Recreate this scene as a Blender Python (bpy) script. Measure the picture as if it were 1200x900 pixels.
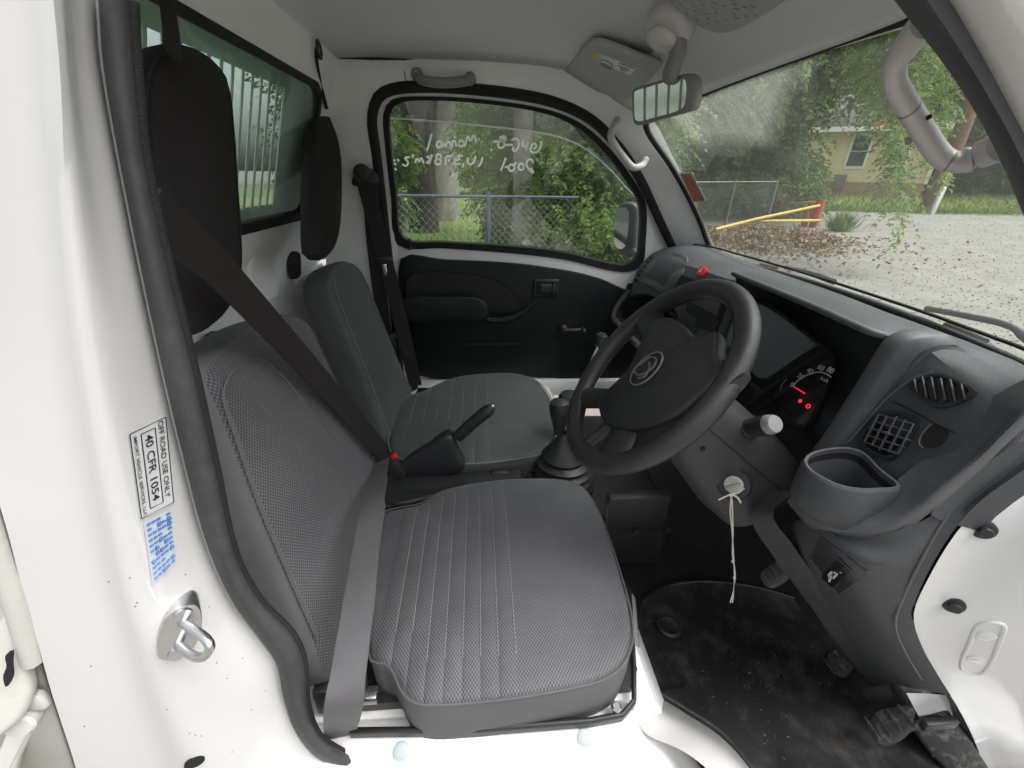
import bpy, bmesh, math, random
import numpy as np
from mathutils import Vector, Matrix
from mathutils.bvhtree import BVHTree

random.seed(7)
rng = np.random.default_rng(11)
for o in list(bpy.data.objects):
    bpy.data.objects.remove(o)
scene = bpy.context.scene
COL = scene.collection
V = Vector
rad = math.radians

# ------------------------------------------------------------------ camera
# truck axes: +X forward (right in the picture), +Y across to the passenger side, +Z up; sill top is Z = 0
FPX = 490.0
CAM = V((0.0, -0.3287, 0.77))
RX = V((0.99715072, -0.01490393, 0.0739481))      # rows: camera (right, down, forward) -> truck axes
RY = V((-0.07282062, -0.44602627, 0.89205254))
RZ = V((0.01968771, -0.89489577, -0.44584073))
cam_d = bpy.data.cameras.new('camera')
cam = bpy.data.objects.new('camera', cam_d)
COL.objects.link(cam)
cam_d.sensor_width = 36.0
cam_d.lens = FPX / 1200 * 36.0
cam_d.clip_start = 0.01
cam_d.clip_end = 500
right = V((RX.x, RY.x, RZ.x)); down = V((RX.y, RY.y, RZ.y)); fwd = V((RX.z, RY.z, RZ.z))
m = Matrix((right, -down, -fwd)).transposed().to_4x4()
m.translation = CAM
cam.matrix_world = m
scene.camera = cam

# ------------------------------------------------------------------ sky and sun (soft overcast day)
SUN_EL, SUN_AZ = rad(64), rad(-14)      # veiled sun high ahead of the truck
world = bpy.data.worlds.new('World')
scene.world = world
world.use_nodes = True
wn, wl = world.node_tree.nodes, world.node_tree.links
wn.clear()
sky = wn.new('ShaderNodeTexSky'); sky.sky_type = 'NISHITA'; sky.sun_disc = False
sky.sun_elevation = SUN_EL
sky.air_density = 1.0; sky.dust_density = 6.0; sky.ozone_density = 1.0
hs = wn.new('ShaderNodeHueSaturation'); hs.inputs['Saturation'].default_value = 0.3
bg = wn.new('ShaderNodeBackground'); bg.inputs['Strength'].default_value = 0.15
wo = wn.new('ShaderNodeOutputWorld')
wl.new(sky.outputs[0], hs.inputs['Color']); wl.new(hs.outputs[0], bg.inputs['Color']); wl.new(bg.outputs[0], wo.inputs['Surface'])
sd = bpy.data.lights.new('sun', 'SUN'); sd.energy = 1.0; sd.angle = rad(55); sd.color = (1, .975, .94)
sun = bpy.data.objects.new('sun', sd); COL.objects.link(sun)
sdir = V((math.cos(SUN_EL) * math.cos(SUN_AZ), math.cos(SUN_EL) * math.sin(SUN_AZ), math.sin(SUN_EL)))   # towards the sun
sun.rotation_euler = sdir.to_track_quat('Z', 'Y').to_euler()
sky.sun_rotation = math.atan2(sdir.x, sdir.y)
scene.view_settings.view_transform = 'Standard'
scene.view_settings.look = 'None'
scene.view_settings.gamma = 1.0
scene.view_settings.use_curve_mapping = False
scene.view_settings.exposure = 1.18
scene.render.engine = 'CYCLES'
scene.cycles.max_bounces = 7
scene.cycles.diffuse_bounces = 4
scene.cycles.transparent_max_bounces = 16

# ------------------------------------------------------------------ measuring helpers
def ray(px, py):
    c = V((px - 600, py - 450, FPX))
    return V((RX.dot(c), RY.dot(c), RZ.dot(c)))
def P(px, py, X=None, Y=None, Z=None, pl=None):
    """point of the truck where the sight line of a measured photo point meets a real plane"""
    r = ray(px, py)
    if pl is not None:
        t = (V(pl[0]) - CAM).dot(V(pl[1])) / r.dot(V(pl[1]))
    elif X is not None: t = (X - CAM.x) / r.x
    elif Y is not None: t = (Y - CAM.y) / r.y
    else: t = (Z - CAM.z) / r.z
    return CAM + r * t
def PS(pts, **k): return [P(a, b, **k) for a, b in pts]
def cr(pts, n, closed=False):
    """smooth resample of a polyline by arc length (Catmull-Rom)"""
    pts = [V(p) for p in pts]
    out = []
    N = len(pts)
    segs = N if closed else N - 1
    for i in range(segs):
        if closed: p0, p1, p2, p3 = pts[i - 1], pts[i], pts[(i + 1) % N], pts[(i + 2) % N]
        else:
            p1, p2 = pts[i], pts[i + 1]
            p0 = pts[i - 1] if i else p1 * 2 - p2
            p3 = pts[i + 2] if i + 2 < N else p2 * 2 - p1
        # centripetal-ish tangents limited by segment length
        L = (p2 - p1).length
        def tan(a, b, c):
            d1, d2 = (b - a).length, (c - b).length
            if d1 + d2 < 1e-9: return V((0, 0, 0))
            return (c - a) / (d1 + d2) * L
        m1, m2 = tan(p0, p1, p2), tan(p1, p2, p3)
        for k in range(10):
            t = k / 10; t2, t3 = t * t, t * t * t
            out.append(p1 * (2 * t3 - 3 * t2 + 1) + m1 * (t3 - 2 * t2 + t) + p2 * (-2 * t3 + 3 * t2) + m2 * (t3 - t2))
    out.append(pts[0].copy() if closed else pts[-1].copy())
    d = [0]
    for a, b in zip(out, out[1:]): d.append(d[-1] + (b - a).length)
    res, j = [], 0
    cnt = n if closed else n - 1
    for i in range(n):
        s = d[-1] * i / cnt
        while j < len(d) - 2 and d[j + 1] < s: j += 1
        f = (s - d[j]) / max(1e-9, d[j + 1] - d[j])
        res.append(out[j].lerp(out[j + 1], f))
    return res
def lin(pts, n): 
    pts = [V(p) for p in pts]; d = [0]
    for a, b in zip(pts, pts[1:]): d.append(d[-1] + (b - a).length)
    res, j = [], 0
    for i in range(n):
        s = d[-1] * i / (n - 1)
        while j < len(d) - 2 and d[j + 1] < s: j += 1
        res.append(pts[j].lerp(pts[j + 1], (s - d[j]) / max(1e-9, d[j + 1] - d[j])))
    return res

# ------------------------------------------------------------------ materials
MATS = {}
def nodes_of(name):
    mt = bpy.data.materials.new(name); mt.use_nodes = True
    MATS[name] = mt
    nt = mt.node_tree; nt.nodes.clear()
    out = nt.nodes.new('ShaderNodeOutputMaterial')
    return mt, nt, out
def setin(n, **k):
    for a, b in k.items():
        key = a.replace('_', ' ')
        if key in n.inputs: n.inputs[key].default_value = b
def mat(name, col, rough=.5, metal=0., spec=.5, coat=0., bump=None, var=None, dust=None, emit=None, streak=None):
    """procedural principled material. bump=(scale, strength) var=(scale, amount) dust=(scale, colour, amount)"""
    mt, nt, out = nodes_of(name)
    b = nt.nodes.new('ShaderNodeBsdfPrincipled')
    setin(b, Roughness=rough, Metallic=metal)
    b.inputs['Base Color'].default_value = (*col, 1)
    if 'Specular IOR Level' in b.inputs: b.inputs['Specular IOR Level'].default_value = spec
    if coat: b.inputs['Coat Weight'].default_value = coat; b.inputs['Coat Roughness'].default_value = .08
    if emit: b.inputs['Emission Color'].default_value = (*emit[0], 1); b.inputs['Emission Strength'].default_value = emit[1]
    nt.links.new(b.outputs[0], out.inputs[0])
    tc = nt.nodes.new('ShaderNodeTexCoord')
    src = None
    if var:
        nz = nt.nodes.new('ShaderNodeTexNoise'); nz.inputs['Scale'].default_value = var[0]; nz.inputs['Detail'].default_value = 6
        nt.links.new(tc.outputs['Object'], nz.inputs['Vector'])
        r = nt.nodes.new('ShaderNodeValToRGB')
        r.color_ramp.elements[0].position = .3; r.color_ramp.elements[1].position = .7
        r.color_ramp.elements[0].color = (*[c * (1 - var[1]) for c in col], 1)
        r.color_ramp.elements[1].color = (*[min(1, c * (1 + var[1])) for c in col], 1)
        nt.links.new(nz.outputs['Fac'], r.inputs[0]); src = r.outputs[0]
        rr = nt.nodes.new('ShaderNodeMapRange'); k_ = .02 if coat else .1; rr.inputs['To Min'].default_value = max(0, rough - k_); rr.inputs['To Max'].default_value = min(1, rough + k_)
        nt.links.new(nz.outputs['Fac'], rr.inputs['Value']); nt.links.new(rr.outputs[0], b.inputs['Roughness'])
    if dust:
        nz = nt.nodes.new('ShaderNodeTexNoise'); nz.inputs['Scale'].default_value = dust[0]; nz.inputs['Detail'].default_value = 9; nz.inputs['Roughness'].default_value = .7
        nt.links.new(tc.outputs['Object'], nz.inputs['Vector'])
        r = nt.nodes.new('ShaderNodeMapRange'); r.inputs['From Min'].default_value = .5; r.inputs['From Max'].default_value = .75; r.inputs['To Max'].default_value = dust[2]
        nt.links.new(nz.outputs['Fac'], r.inputs['Value'])
        mx = nt.nodes.new('ShaderNodeMixRGB'); mx.inputs[2].default_value = (*dust[1], 1); mx.inputs[1].default_value = (*col, 1)
        if src: nt.links.new(src, mx.inputs[1])
        nt.links.new(r.outputs[0], mx.inputs[0]); src = mx.outputs[0]
    if src: nt.links.new(src, b.inputs['Base Color'])
    if bump:
        nz = nt.nodes.new('ShaderNodeTexNoise'); nz.inputs['Scale'].default_value = bump[0]; nz.inputs['Detail'].default_value = 3
        nt.links.new(tc.outputs['Object'], nz.inputs['Vector'])
        bp = nt.nodes.new('ShaderNodeBump'); bp.inputs['Strength'].default_value = bump[1]; bp.inputs['Distance'].default_value = .002
        nt.links.new(nz.outputs['Fac'], bp.inputs['Height']); nt.links.new(bp.outputs[0], b.inputs['Normal'])
    return mt
def mth(nt, op, a, b=None):
    n = nt.nodes.new('ShaderNodeMath'); n.operation = op
    for i, x in enumerate((a, b)):
        if x is None: continue
        if isinstance(x, (int, float)): n.inputs[i].default_value = x
        else: nt.links.new(x, n.inputs[i])
    return n.outputs[0]
def fabric(name, dark, light, ax, ku, kv, rough=.85, pleat=None, spec=.3):
    """knitted seat cloth: rows of small light stitches on dark, in the plane of axes ax"""
    mt, nt, out = nodes_of(name)
    b = nt.nodes.new('ShaderNodeBsdfPrincipled'); setin(b, Roughness=rough); b.inputs['Specular IOR Level'].default_value = spec
    b.inputs['Sheen Weight'].default_value = .15
    nt.links.new(b.outputs[0], out.inputs[0])
    tc = nt.nodes.new('ShaderNodeTexCoord'); sp = nt.nodes.new('ShaderNodeSeparateXYZ'); nt.links.new(tc.outputs['Object'], sp.inputs[0])
    u, v = sp.outputs[ax[0]], sp.outputs[ax[1]]
    nz0 = nt.nodes.new('ShaderNodeTexNoise'); nz0.inputs['Scale'].default_value = 120; nt.links.new(tc.outputs['Object'], nz0.inputs['Vector'])
    wob = mth(nt, 'MULTIPLY', mth(nt, 'SUBTRACT', nz0.outputs['Fac'], .5), 1.6)
    su = mth(nt, 'SINE', mth(nt, 'ADD', mth(nt, 'MULTIPLY', u, ku), wob))
    sv = mth(nt, 'SINE', mth(nt, 'ADD', mth(nt, 'MULTIPLY', v, kv), wob))
    pr = mth(nt, 'MULTIPLY', su, sv)
    h = mth(nt, 'ADD', mth(nt, 'MULTIPLY', pr, .5), .5)
    nz = nt.nodes.new('ShaderNodeTexNoise'); nz.inputs['Scale'].default_value = 9; nz.inputs['Detail'].default_value = 5
    nt.links.new(tc.outputs['Object'], nz.inputs['Vector'])
    f = mth(nt, 'ADD', mth(nt, 'MULTIPLY', h, .75), mth(nt, 'MULTIPLY', nz.outputs['Fac'], .35))
    r = nt.nodes.new('ShaderNodeValToRGB')
    r.color_ramp.elements[0].position = .3; r.color_ramp.elements[1].position = .95
    r.color_ramp.elements[0].color = (*dark, 1); r.color_ramp.elements[1].color = (*light, 1)
    nt.links.new(f, r.inputs[0]); nt.links.new(r.outputs[0], b.inputs['Base Color'])
    bp = nt.nodes.new('ShaderNodeBump'); bp.inputs['Strength'].default_value = .5; bp.inputs['Distance'].default_value = .0015
    hh = h
    if pleat:   # rounded pleats across the seat between two lengthwise positions
        x0, x1, step = pleat
        ph = mth(nt, 'MULTIPLY', mth(nt, 'SUBTRACT', u, x0), math.pi / step)
        pw = mth(nt, 'POWER', mth(nt, 'ABSOLUTE', mth(nt, 'SINE', ph)), .5)
        inside = mth(nt, 'MULTIPLY', mth(nt, 'GREATER_THAN', u, x0), mth(nt, 'LESS_THAN', u, x1))
        hh = mth(nt, 'ADD', h, mth(nt, 'MULTIPLY', mth(nt, 'MULTIPLY', mth(nt, 'SUBTRACT', pw, 1.), inside), 3.5))
    nl = nt.nodes.new('ShaderNodeTexNoise'); nl.inputs['Scale'].default_value = 16; nl.inputs['Detail'].default_value = 3; nt.links.new(tc.outputs['Object'], nl.inputs['Vector'])
    hh = mth(nt, 'ADD', hh, mth(nt, 'MULTIPLY', nl.outputs['Fac'], 3.5))
    nt.links.new(hh, bp.inputs['Height']); nt.links.new(bp.outputs[0], b.inputs['Normal'])
    return mt
def schlick(nt, f0):
    lw = nt.nodes.new('ShaderNodeLayerWeight'); lw.inputs[0].default_value = .5
    return mth(nt, 'ADD', mth(nt, 'MULTIPLY', mth(nt, 'POWER', lw.outputs['Facing'], 5.), 1 - f0), f0)
def thin_glass(name, tint, rough=0.0, refl=.06, dust=0., dustcol=(.7, .72, .68)):
    mt, nt, out = nodes_of(name)
    tr = nt.nodes.new('ShaderNodeBsdfTransparent'); tr.inputs[0].default_value = (*tint, 1)
    gl = nt.nodes.new('ShaderNodeBsdfGlossy'); gl.inputs['Roughness'].default_value = rough
    mx = nt.nodes.new('ShaderNodeMixShader')
    nt.links.new(schlick(nt, refl), mx.inputs[0]); nt.links.new(tr.outputs[0], mx.inputs[1]); nt.links.new(gl.outputs[0], mx.inputs[2])
    last = mx.outputs[0]
    if dust:
        df = nt.nodes.new('ShaderNodeBsdfTranslucent'); df.inputs[0].default_value = (*dustcol, 1)
        d2 = nt.nodes.new('ShaderNodeBsdfDiffuse'); d2.inputs[0].default_value = (*dustcol, 1)
        ms = nt.nodes.new('ShaderNodeMixShader'); ms.inputs[0].default_value = .5
        nt.links.new(df.outputs[0], ms.inputs[1]); nt.links.new(d2.outputs[0], ms.inputs[2])
        m2 = nt.nodes.new('ShaderNodeMixShader')
        tc = nt.nodes.new('ShaderNodeTexCoord'); nz = nt.nodes.new('ShaderNodeTexNoise'); nz.inputs['Scale'].default_value = 7; nz.inputs['Detail'].default_value = 7
        nt.links.new(tc.outputs['Object'], nz.inputs['Vector'])
        nt.links.new(mth(nt, 'MULTIPLY', nz.outputs['Fac'], dust * 2), m2.inputs[0])
        nt.links.new(last, m2.inputs[1]); nt.links.new(ms.outputs[0], m2.inputs[2]); last = m2.outputs[0]
    nt.links.new(last, out.inputs[0])
    return mt

WHITE = mat('white_paint', (.68, .68, .672), .24, coat=.5, var=(3, .012), dust=(60, (.5, .47, .42), .05))
OFFWHITE = mat('old_bed_paint', (.62, .61, .57), .45, var=(5, .06), dust=(25, (.3, .27, .22), .25))
WHITEIN = mat('white_inner_paint', (.86, .865, .855), .4, var=(4, .02), dust=(30, (.4, .38, .33), .10))
TRIMWHITE = mat('pale_pillar_trim', (.70, .695, .68), .55, bump=(700, .1), var=(4, .03))
HEADLINER = mat('grey_headliner', (.74, .74, .73), .9, bump=(900, .3), var=(3, .05))
VISORGREY = mat('visor_vinyl', (.44, .44, .435), .7, bump=(800, .25), var=(6, .04))
GRIPGREY = mat('warm_grey_plastic', (.56, .545, .535), .45, bump=(900, .1), var=(6, .03))
GREYP = mat('mid_grey_plastic', (.25, .25, .245), .5, bump=(700, .1))
DASH = mat('dash_plastic', (.052, .056, .061), .52, spec=.35, bump=(480, .3), var=(8, .12), dust=(14, (.10, .10, .095), .15))
DASHL = mat('dash_edge_plastic', (.082, .086, .092), .42, spec=.4, bump=(650, .25), var=(8, .08))
BLACK = mat('black_plastic', (.022, .023, .025), .42, bump=(600, .25), var=(10, .15))
DOORBLK = mat('door_card_plastic', (.011, .013, .015), .45, spec=.25, bump=(500, .3), var=(6, .2))
MATTE = mat('black_shadow_plastic', (.008, .008, .009), .8)
RUBBER = mat('weatherstrip_rubber', (.045, .047, .05), .6, bump=(300, .2), var=(14, .15), dust=(30, (.14, .14, .13), .25))
RUBBERB = mat('black_rubber_lip', (.012, .012, .013), .75, bump=(900, .6))
WHEELG = mat('wheel_grip', (.030, .030, .031), .32, spec=.6, bump=(600, .45), var=(9, .25))
WHEELP = mat('wheel_pad', (.026, .026, .027), .45, bump=(900, .3), var=(9, .12))
FLOORM = mat('floor_mat_rubber', (.014, .014, .015), .40, bump=(35, .6), var=(5, .3), dust=(15, (.12, .11, .095), .5))
CARPET = mat('black_floor_lining', (.012, .012, .012), .7, bump=(60, .5), dust=(12, (.06, .055, .05), .3))
PEDAL = mat('worn_pedal_rubber', (.035, .034, .033), .7, bump=(90, .8), dust=(45, (.26, .25, .23), .7))
PEDALL = mat('dusty_clutch_rubber', (.11, .105, .095), .8, bump=(90, .6), dust=(45, (.3, .29, .26), .7))
STEEL = mat('zinc_steel', (.62, .63, .64), .28, metal=1., var=(40, .12))
CHROME = mat('bright_metal', (.75, .75, .75), .15, metal=1.)
MIRROR = mat('mirror_silver', (.85, .87, .86), .01, metal=1.)
CAPBLUE = mat('grey_blue_plug', (.40, .43, .46), .5)
HEADPAD = mat('black_brown_cloth', (.027, .024, .024), .8, bump=(900, .6), var=(7, .2), spec=.3)
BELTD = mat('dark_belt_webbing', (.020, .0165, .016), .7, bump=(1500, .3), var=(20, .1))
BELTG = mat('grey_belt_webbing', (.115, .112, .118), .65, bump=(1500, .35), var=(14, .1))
VINYLG = mat('grey_seat_side_cloth', (.115, .115, .118), .8, bump=(1200, .3), var=(9, .1))
VINYLD = mat('shaded_seat_side_cloth', (.066, .069, .069), .75, bump=(1200, .3), var=(9, .1))  # side cloth darkened for the weaker light on the passenger side
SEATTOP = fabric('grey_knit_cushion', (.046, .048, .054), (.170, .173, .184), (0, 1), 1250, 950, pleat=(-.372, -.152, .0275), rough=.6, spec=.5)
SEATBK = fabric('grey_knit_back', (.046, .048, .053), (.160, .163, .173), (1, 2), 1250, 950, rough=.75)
PSEATTOP = fabric('shaded_green_grey_cushion', (.036, .044, .042), (.085, .100, .094), (0, 1), 900, 700, pleat=(-.460, -.180, .040), rough=.55, spec=.5)  # darker than the driver's cloth: weaker light on this side put into the colour
PSEATBK = fabric('shaded_green_grey_back', (.040, .049, .046), (.088, .104, .098), (1, 2), 900, 700, rough=.6, spec=.5)  # the passenger side's weaker light is in this colour too
SEAM = mat('seam_thread', (.20, .20, .20), .8)
SEAMB = mat('bolster_thread', (.12, .12, .122), .85)
SEAMD = mat('dark_seam_thread', (.16, .17, .165), .8)
RED = mat('red_plastic', (.62, .02, .02), .4)
REDLIT = mat('red_tell_tale', (.5, .01, .02), .4, emit=((1, .03, .06), .55))
PAPER = mat('sticker_white', (.70, .71, .72), .35)
INK = mat('black_ink', (.02, .02, .02), .6)
INKGREY = mat('grey_ink', (.16, .165, .18), .7)
BLUEINK = mat('blue_ink', (.06, .16, .42), .6)
STICKBLUE = mat('pale_blue_sticker', (.60, .66, .74), .4)
YELLOWT = mat('yellow_tape', (.55, .50, .16), .5)
PINK = mat('faded_inspection_sticker', (.52, .20, .13), .7)
CHALK, _nt, _o = nodes_of('paint_marker_white')
_a = _nt.nodes.new('ShaderNodeBsdfDiffuse'); _a.inputs[0].default_value = (.9, .9, .88, 1)
_b = _nt.nodes.new('ShaderNodeBsdfTranslucent'); _b.inputs[0].default_value = (.9, .9, .88, 1)
_m = _nt.nodes.new('ShaderNodeMixShader'); _m.inputs[0].default_value = .85
_nt.links.new(_a.outputs[0], _m.inputs[1]); _nt.links.new(_b.outputs[0], _m.inputs[2]); _nt.links.new(_m.outputs[0], _o.inputs[0])
STRING = mat('dirty_white_string', (.66, .62, .54), .9, bump=(700, .6))
KNOBGREY = mat('pale_grey_knob', (.30, .30, .295), .45)
KEYWHITE = mat('pale_lock_ring', (.45, .45, .43), .4)
KEYMETAL = mat('worn_brass_key', (.42, .38, .26), .35, metal=.8)
GAUGE = mat('gauge_face', (.016, .016, .017), .6, spec=.2)
LENS = thin_glass('gauge_lens', (.9, .9, .9), refl=.015)
LAMPLENS = mat('dome_lamp_lens', (.62, .62, .58), .25)
LIGHTMARK = mat('gauge_print', (.85, .85, .85), .6)
GLASS = thin_glass('side_glass', (.92, .96, .94), refl=.05, dust=.02)
SMOKED = thin_glass('smoked_visor', (.50, .53, .52), refl=.06, dust=.03, dustcol=(.3, .32, .31))
REARGLASS = thin_glass('rear_glass', (.78, .86, .81), refl=.07, dust=.10, dustcol=(.50, .58, .53))

# ------------------------------------------------------------------ object helpers
ORG = {}
def org(o): return ORG.get(o.name, V((0, 0, 0)))
def link(o, parent, origin):
    COL.objects.link(o)
    if parent is not None:
        o.parent = parent
        ORG[o.name] = org(parent).copy()
    else:
        o.location = origin
        ORG[o.name] = V(origin)
    return o
def mk(name, verts, faces, mats, parent=None, base=None, ang=40, midx=None, smooth=True):
    """one mesh object from world-space vertices"""
    og = org(parent) if parent is not None else V(base if base is not None else (0, 0, 0))
    me = bpy.data.meshes.new(name)
    me.from_pydata([tuple(V(v) - og) for v in verts], [], faces)
    if not isinstance(mats, (list, tuple)): mats = [mats]
    for a in mats: me.materials.append(a)
    if midx: me.polygons.foreach_set('material_index', midx)
    bm = bmesh.new(); bm.from_mesh(me)
    bmesh.ops.remove_doubles(bm, verts=bm.verts, dist=1e-6)
    bmesh.ops.recalc_face_normals(bm, faces=bm.faces)
    bm.to_mesh(me); bm.free()
    if smooth:
        me.polygons.foreach_set('use_smooth', [True] * len(me.polygons))
        me.set_sharp_from_angle(angle=rad(ang))
    me.update()
    return link(bpy.data.objects.new(name, me), parent, og)
def thing(name, base, label, cat, group=None, kind=None):
    o = bpy.data.objects.new(name, None); o.empty_display_size = .05
    link(o, None, V(base)); return tag(o, label, cat, group, kind)
def tag(o, label=None, cat=None, group=None, kind=None):
    if label: o['label'] = label
    if cat: o['category'] = cat
    if group: o['group'] = group
    if kind: o['kind'] = kind
    return o
def grid_faces(nr, nc, cv=False, cu=False):
    f = []
    for i in range(nr - (0 if cu else 1)):
        for j in range(nc - (0 if cv else 1)):
            a, b = i * nc + j, i * nc + (j + 1) % nc
            i2 = (i + 1) % nr
            f.append((a, b, i2 * nc + (j + 1) % nc, i2 * nc + j))
    return f
def loft(name, rows, mats, parent=None, cv=False, cu=False, caps=False, base=None, ang=40, thick=0, **k):
    nc = len(rows[0]); v = [p for r in rows for p in r]
    f = grid_faces(len(rows), nc, cv, cu)
    if caps: f += [tuple(range(nc))[::-1], tuple((len(rows) - 1) * nc + j for j in range(nc))]
    o = mk(name, v, f, mats, parent, base, ang, **k)
    if thick:
        s = o.modifiers.new('thickness', 'SOLIDIFY'); s.thickness = thick; s.offset = 0
    return o
def pixloft(name, curves, mats, parent=None, n=40, sub=3, smooth=True, thick=0.0, ang=60, **k):
    """sheet through measured curves: each curve = (photo points, plane) at its real depth"""
    rows = []
    for pts, pl in curves:
        if isinstance(pl, dict): rows.append((cr if smooth else lin)(PS(pts, **pl), n))
        else: rows.append((cr if smooth else lin)([P(a, b, Y=y) for (a, b), y in zip(pts, pl)], n))
    if sub > 1:
        cols = [cr([r[j] for r in rows], (len(rows) - 1) * sub + 1) for j in range(n)]
        rows = [[c[i] for c in cols] for i in range(len(cols[0]))]
    return loft(name, rows, mats, parent, thick=thick, ang=ang, **k)
def tube_geo(path, r, seg=10, closed=False, caps=True, flat=1., up=None):
    path = [V(p) for p in path]; n = len(path)
    rr = r if isinstance(r, (list, tuple)) else [r] * n
    rows = []; nrm = None
    for i, p in enumerate(path):
        if closed: t = path[(i + 1) % n] - path[i - 1]
        else: t = path[min(i + 1, n - 1)] - path[max(i - 1, 0)]
        t.normalize()
        if nrm is None or up is not None:
            a = V(up) if up is not None else (V((0, 0, 1)) if abs(t.z) < .9 else V((1, 0, 0)))
            nrm = (a - t * a.dot(t)).normalized()
        else: nrm = (nrm - t * nrm.dot(t)).normalized()
        b = t.cross(nrm)
        rows.append([p + (nrm * math.cos(q) * flat + b * math.sin(q)) * rr[i] for q in [2 * math.pi * k / seg for k in range(seg)]])
    v = [p for q in rows for p in q]
    f = grid_faces(n, seg, True, closed)
    if caps and not closed: f += [tuple(range(seg))[::-1], tuple((n - 1) * seg + j for j in range(seg))]
    return v, f
def tube(name, path, r, mats, parent=None, seg=10, closed=False, flat=1., up=None, base=None, ang=50):
    v, f = tube_geo(path, r, seg, closed, True, flat, up)
    return mk(name, v, f, mats, parent, base, ang)
def multi(name, geos, mats, parent=None, base=None, ang=50, **k):
    v, f = [], []
    for gv, gf in geos:
        o = len(v); v += list(gv); f += [tuple(i + o for i in q) for q in gf]
    return mk(name, v, f, mats, parent, base, ang, **k)
def rbox_geo(c, size, ex, ey, ez, bev=.004, seg=2):
    c = V(c); ex, ey, ez = [V(a).normalized() for a in (ex, ey, ez)]
    bm = bmesh.new(); bmesh.ops.create_cube(bm, size=1)
    for v in bm.verts: v.co = V((v.co.x * size[0], v.co.y * size[1], v.co.z * size[2]))
    if bev: bmesh.ops.bevel(bm, geom=bm.edges[:], offset=min(bev, min(size) * .49), segments=seg, affect='EDGES', profile=.5)
    bm.verts.index_update()
    v = [c + ex * q.co.x + ey * q.co.y + ez * q.co.z for q in bm.verts]
    f = [tuple(q.index for q in p.verts) for p in bm.faces]; bm.free()
    return v, f
AX = (V((1, 0, 0)), V((0, 1, 0)), V((0, 0, 1)))
def rbox(name, c, size, mats, parent=None, axes=AX, bev=.004, seg=2, base=None, ang=40):
    v, f = rbox_geo(c, size, *axes, bev, seg); return mk(name, v, f, mats, parent, base, ang)
def lathe_geo(c, axis, prof, seg=24):
    """prof: list of (radius, distance along axis)"""
    axis = V(axis).normalized(); a = V((0, 0, 1)) if abs(axis.z) < .9 else V((1, 0, 0))
    u = axis.cross(a).normalized(); w = axis.cross(u)
    rows = [[V(c) + axis * h + (u * math.cos(t) + w * math.sin(t)) * r for t in [2 * math.pi * k / seg for k in range(seg)]] for r, h in prof]
    f = grid_faces(len(prof), seg, True) + [tuple(range(seg))[::-1], tuple((len(prof) - 1) * seg + j for j in range(seg))]
    return [p for q in rows for p in q], f
def lathe(name, c, axis, prof, mats, parent=None, seg=24, base=None, ang=35):
    v, f = lathe_geo(c, axis, prof, seg); return mk(name, v, f, mats, parent, base, ang)
def frame2(n, upv=(0, 0, 1)):
    n = V(n).normalized(); u = V(upv).cross(n)
    if u.length < 1e-4: u = V((0, 1, 0)).cross(n)
    u.normalize(); return u, n.cross(u), n
def inset2(p2, d):
    n = len(p2); out = []
    ar = sum(p2[i][0] * p2[(i + 1) % n][1] - p2[(i + 1) % n][0] * p2[i][1] for i in range(n))
    s = 1 if ar > 0 else -1
    for i in range(n):
        ax, ay = p2[i - 1]; bx, by = p2[(i + 1) % n]
        tx, ty = bx - ax, by - ay; L = math.hypot(tx, ty) or 1
        out.append((p2[i][0] - ty / L * d * s, p2[i][1] + tx / L * d * s))
    return out
def pillow(name, outline, n, thick, r, dome, mats, parent=None, N=72, base=None, smooth=True, steps=6, ang=55):
    """padded solid behind a front outline: rounded rim of radius r, domed front. mats=[front, side]"""
    pts = (cr(outline, N, True) if smooth else outline); N = len(pts)
    u, w, n = frame2(n); c0 = sum(pts, V((0, 0, 0))) / N
    p2 = [((p - c0).dot(u), (p - c0).dot(w)) for p in pts]
    rows, mi = [], []
    def ring(q, h): rows.append([c0 + u * a + w * b + n * h for a, b in q])
    ring(inset2(p2, min(r, thick * .4)), -thick); ring(inset2(p2, r * .1), -thick + min(r, thick * .4) * .6)
    ring(p2, -thick * .55); ring(p2, -r)
    for k in range(1, 5):
        t = k / 4 * math.pi / 2
        ring(inset2(p2, r * (1 - math.cos(t))), -r + r * math.sin(t))
    q = inset2(p2, r)
    front_start = len(rows) - 3
    for k in range(1, steps + 1):
        s = 1 - k / (steps + .35)
        ring([(a * s, b * s) for a, b in q], dome * (1 - s * s))
    nr = len(rows)
    f = grid_faces(nr, N, True)
    mi = [0 if (i >= front_start) else 1 for i in range(nr - 1) for _ in range(N)]
    f += [tuple(range(N))[::-1], tuple((nr - 1) * N + j for j in range(N))]; mi += [1, 0]
    return mk(name, [p for q_ in rows for p in q_], f, mats, parent, base, ang, midx=mi if len(mats) > 1 else None)
def plate(name, outline, n, thick, mats, parent=None, bev=0, base=None, ang=35):
    """flat plate: planar outline extruded back along -n"""
    pts = [V(p) for p in outline]; N = len(pts); n = V(n).normalized()
    u, w, n = frame2(n); c0 = sum(pts, V((0, 0, 0))) / N
    p2 = [((p - c0).dot(u), (p - c0).dot(w)) for p in pts]
    rows = []
    def ring(q, h): rows.append([c0 + u * a + w * b + n * h for a, b in q])
    ring(p2, -thick)
    if bev: ring(p2, -bev); ring(inset2(p2, bev * .3), -bev * .3); ring(inset2(p2, bev), 0)
    else: ring(p2, 0)
    f = grid_faces(len(rows), N, True) + [tuple(range(N))[::-1], tuple((len(rows) - 1) * N + j for j in range(N))]
    return mk(name, [p for r_ in rows for p in r_], f, mats, parent, base, ang)
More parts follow.
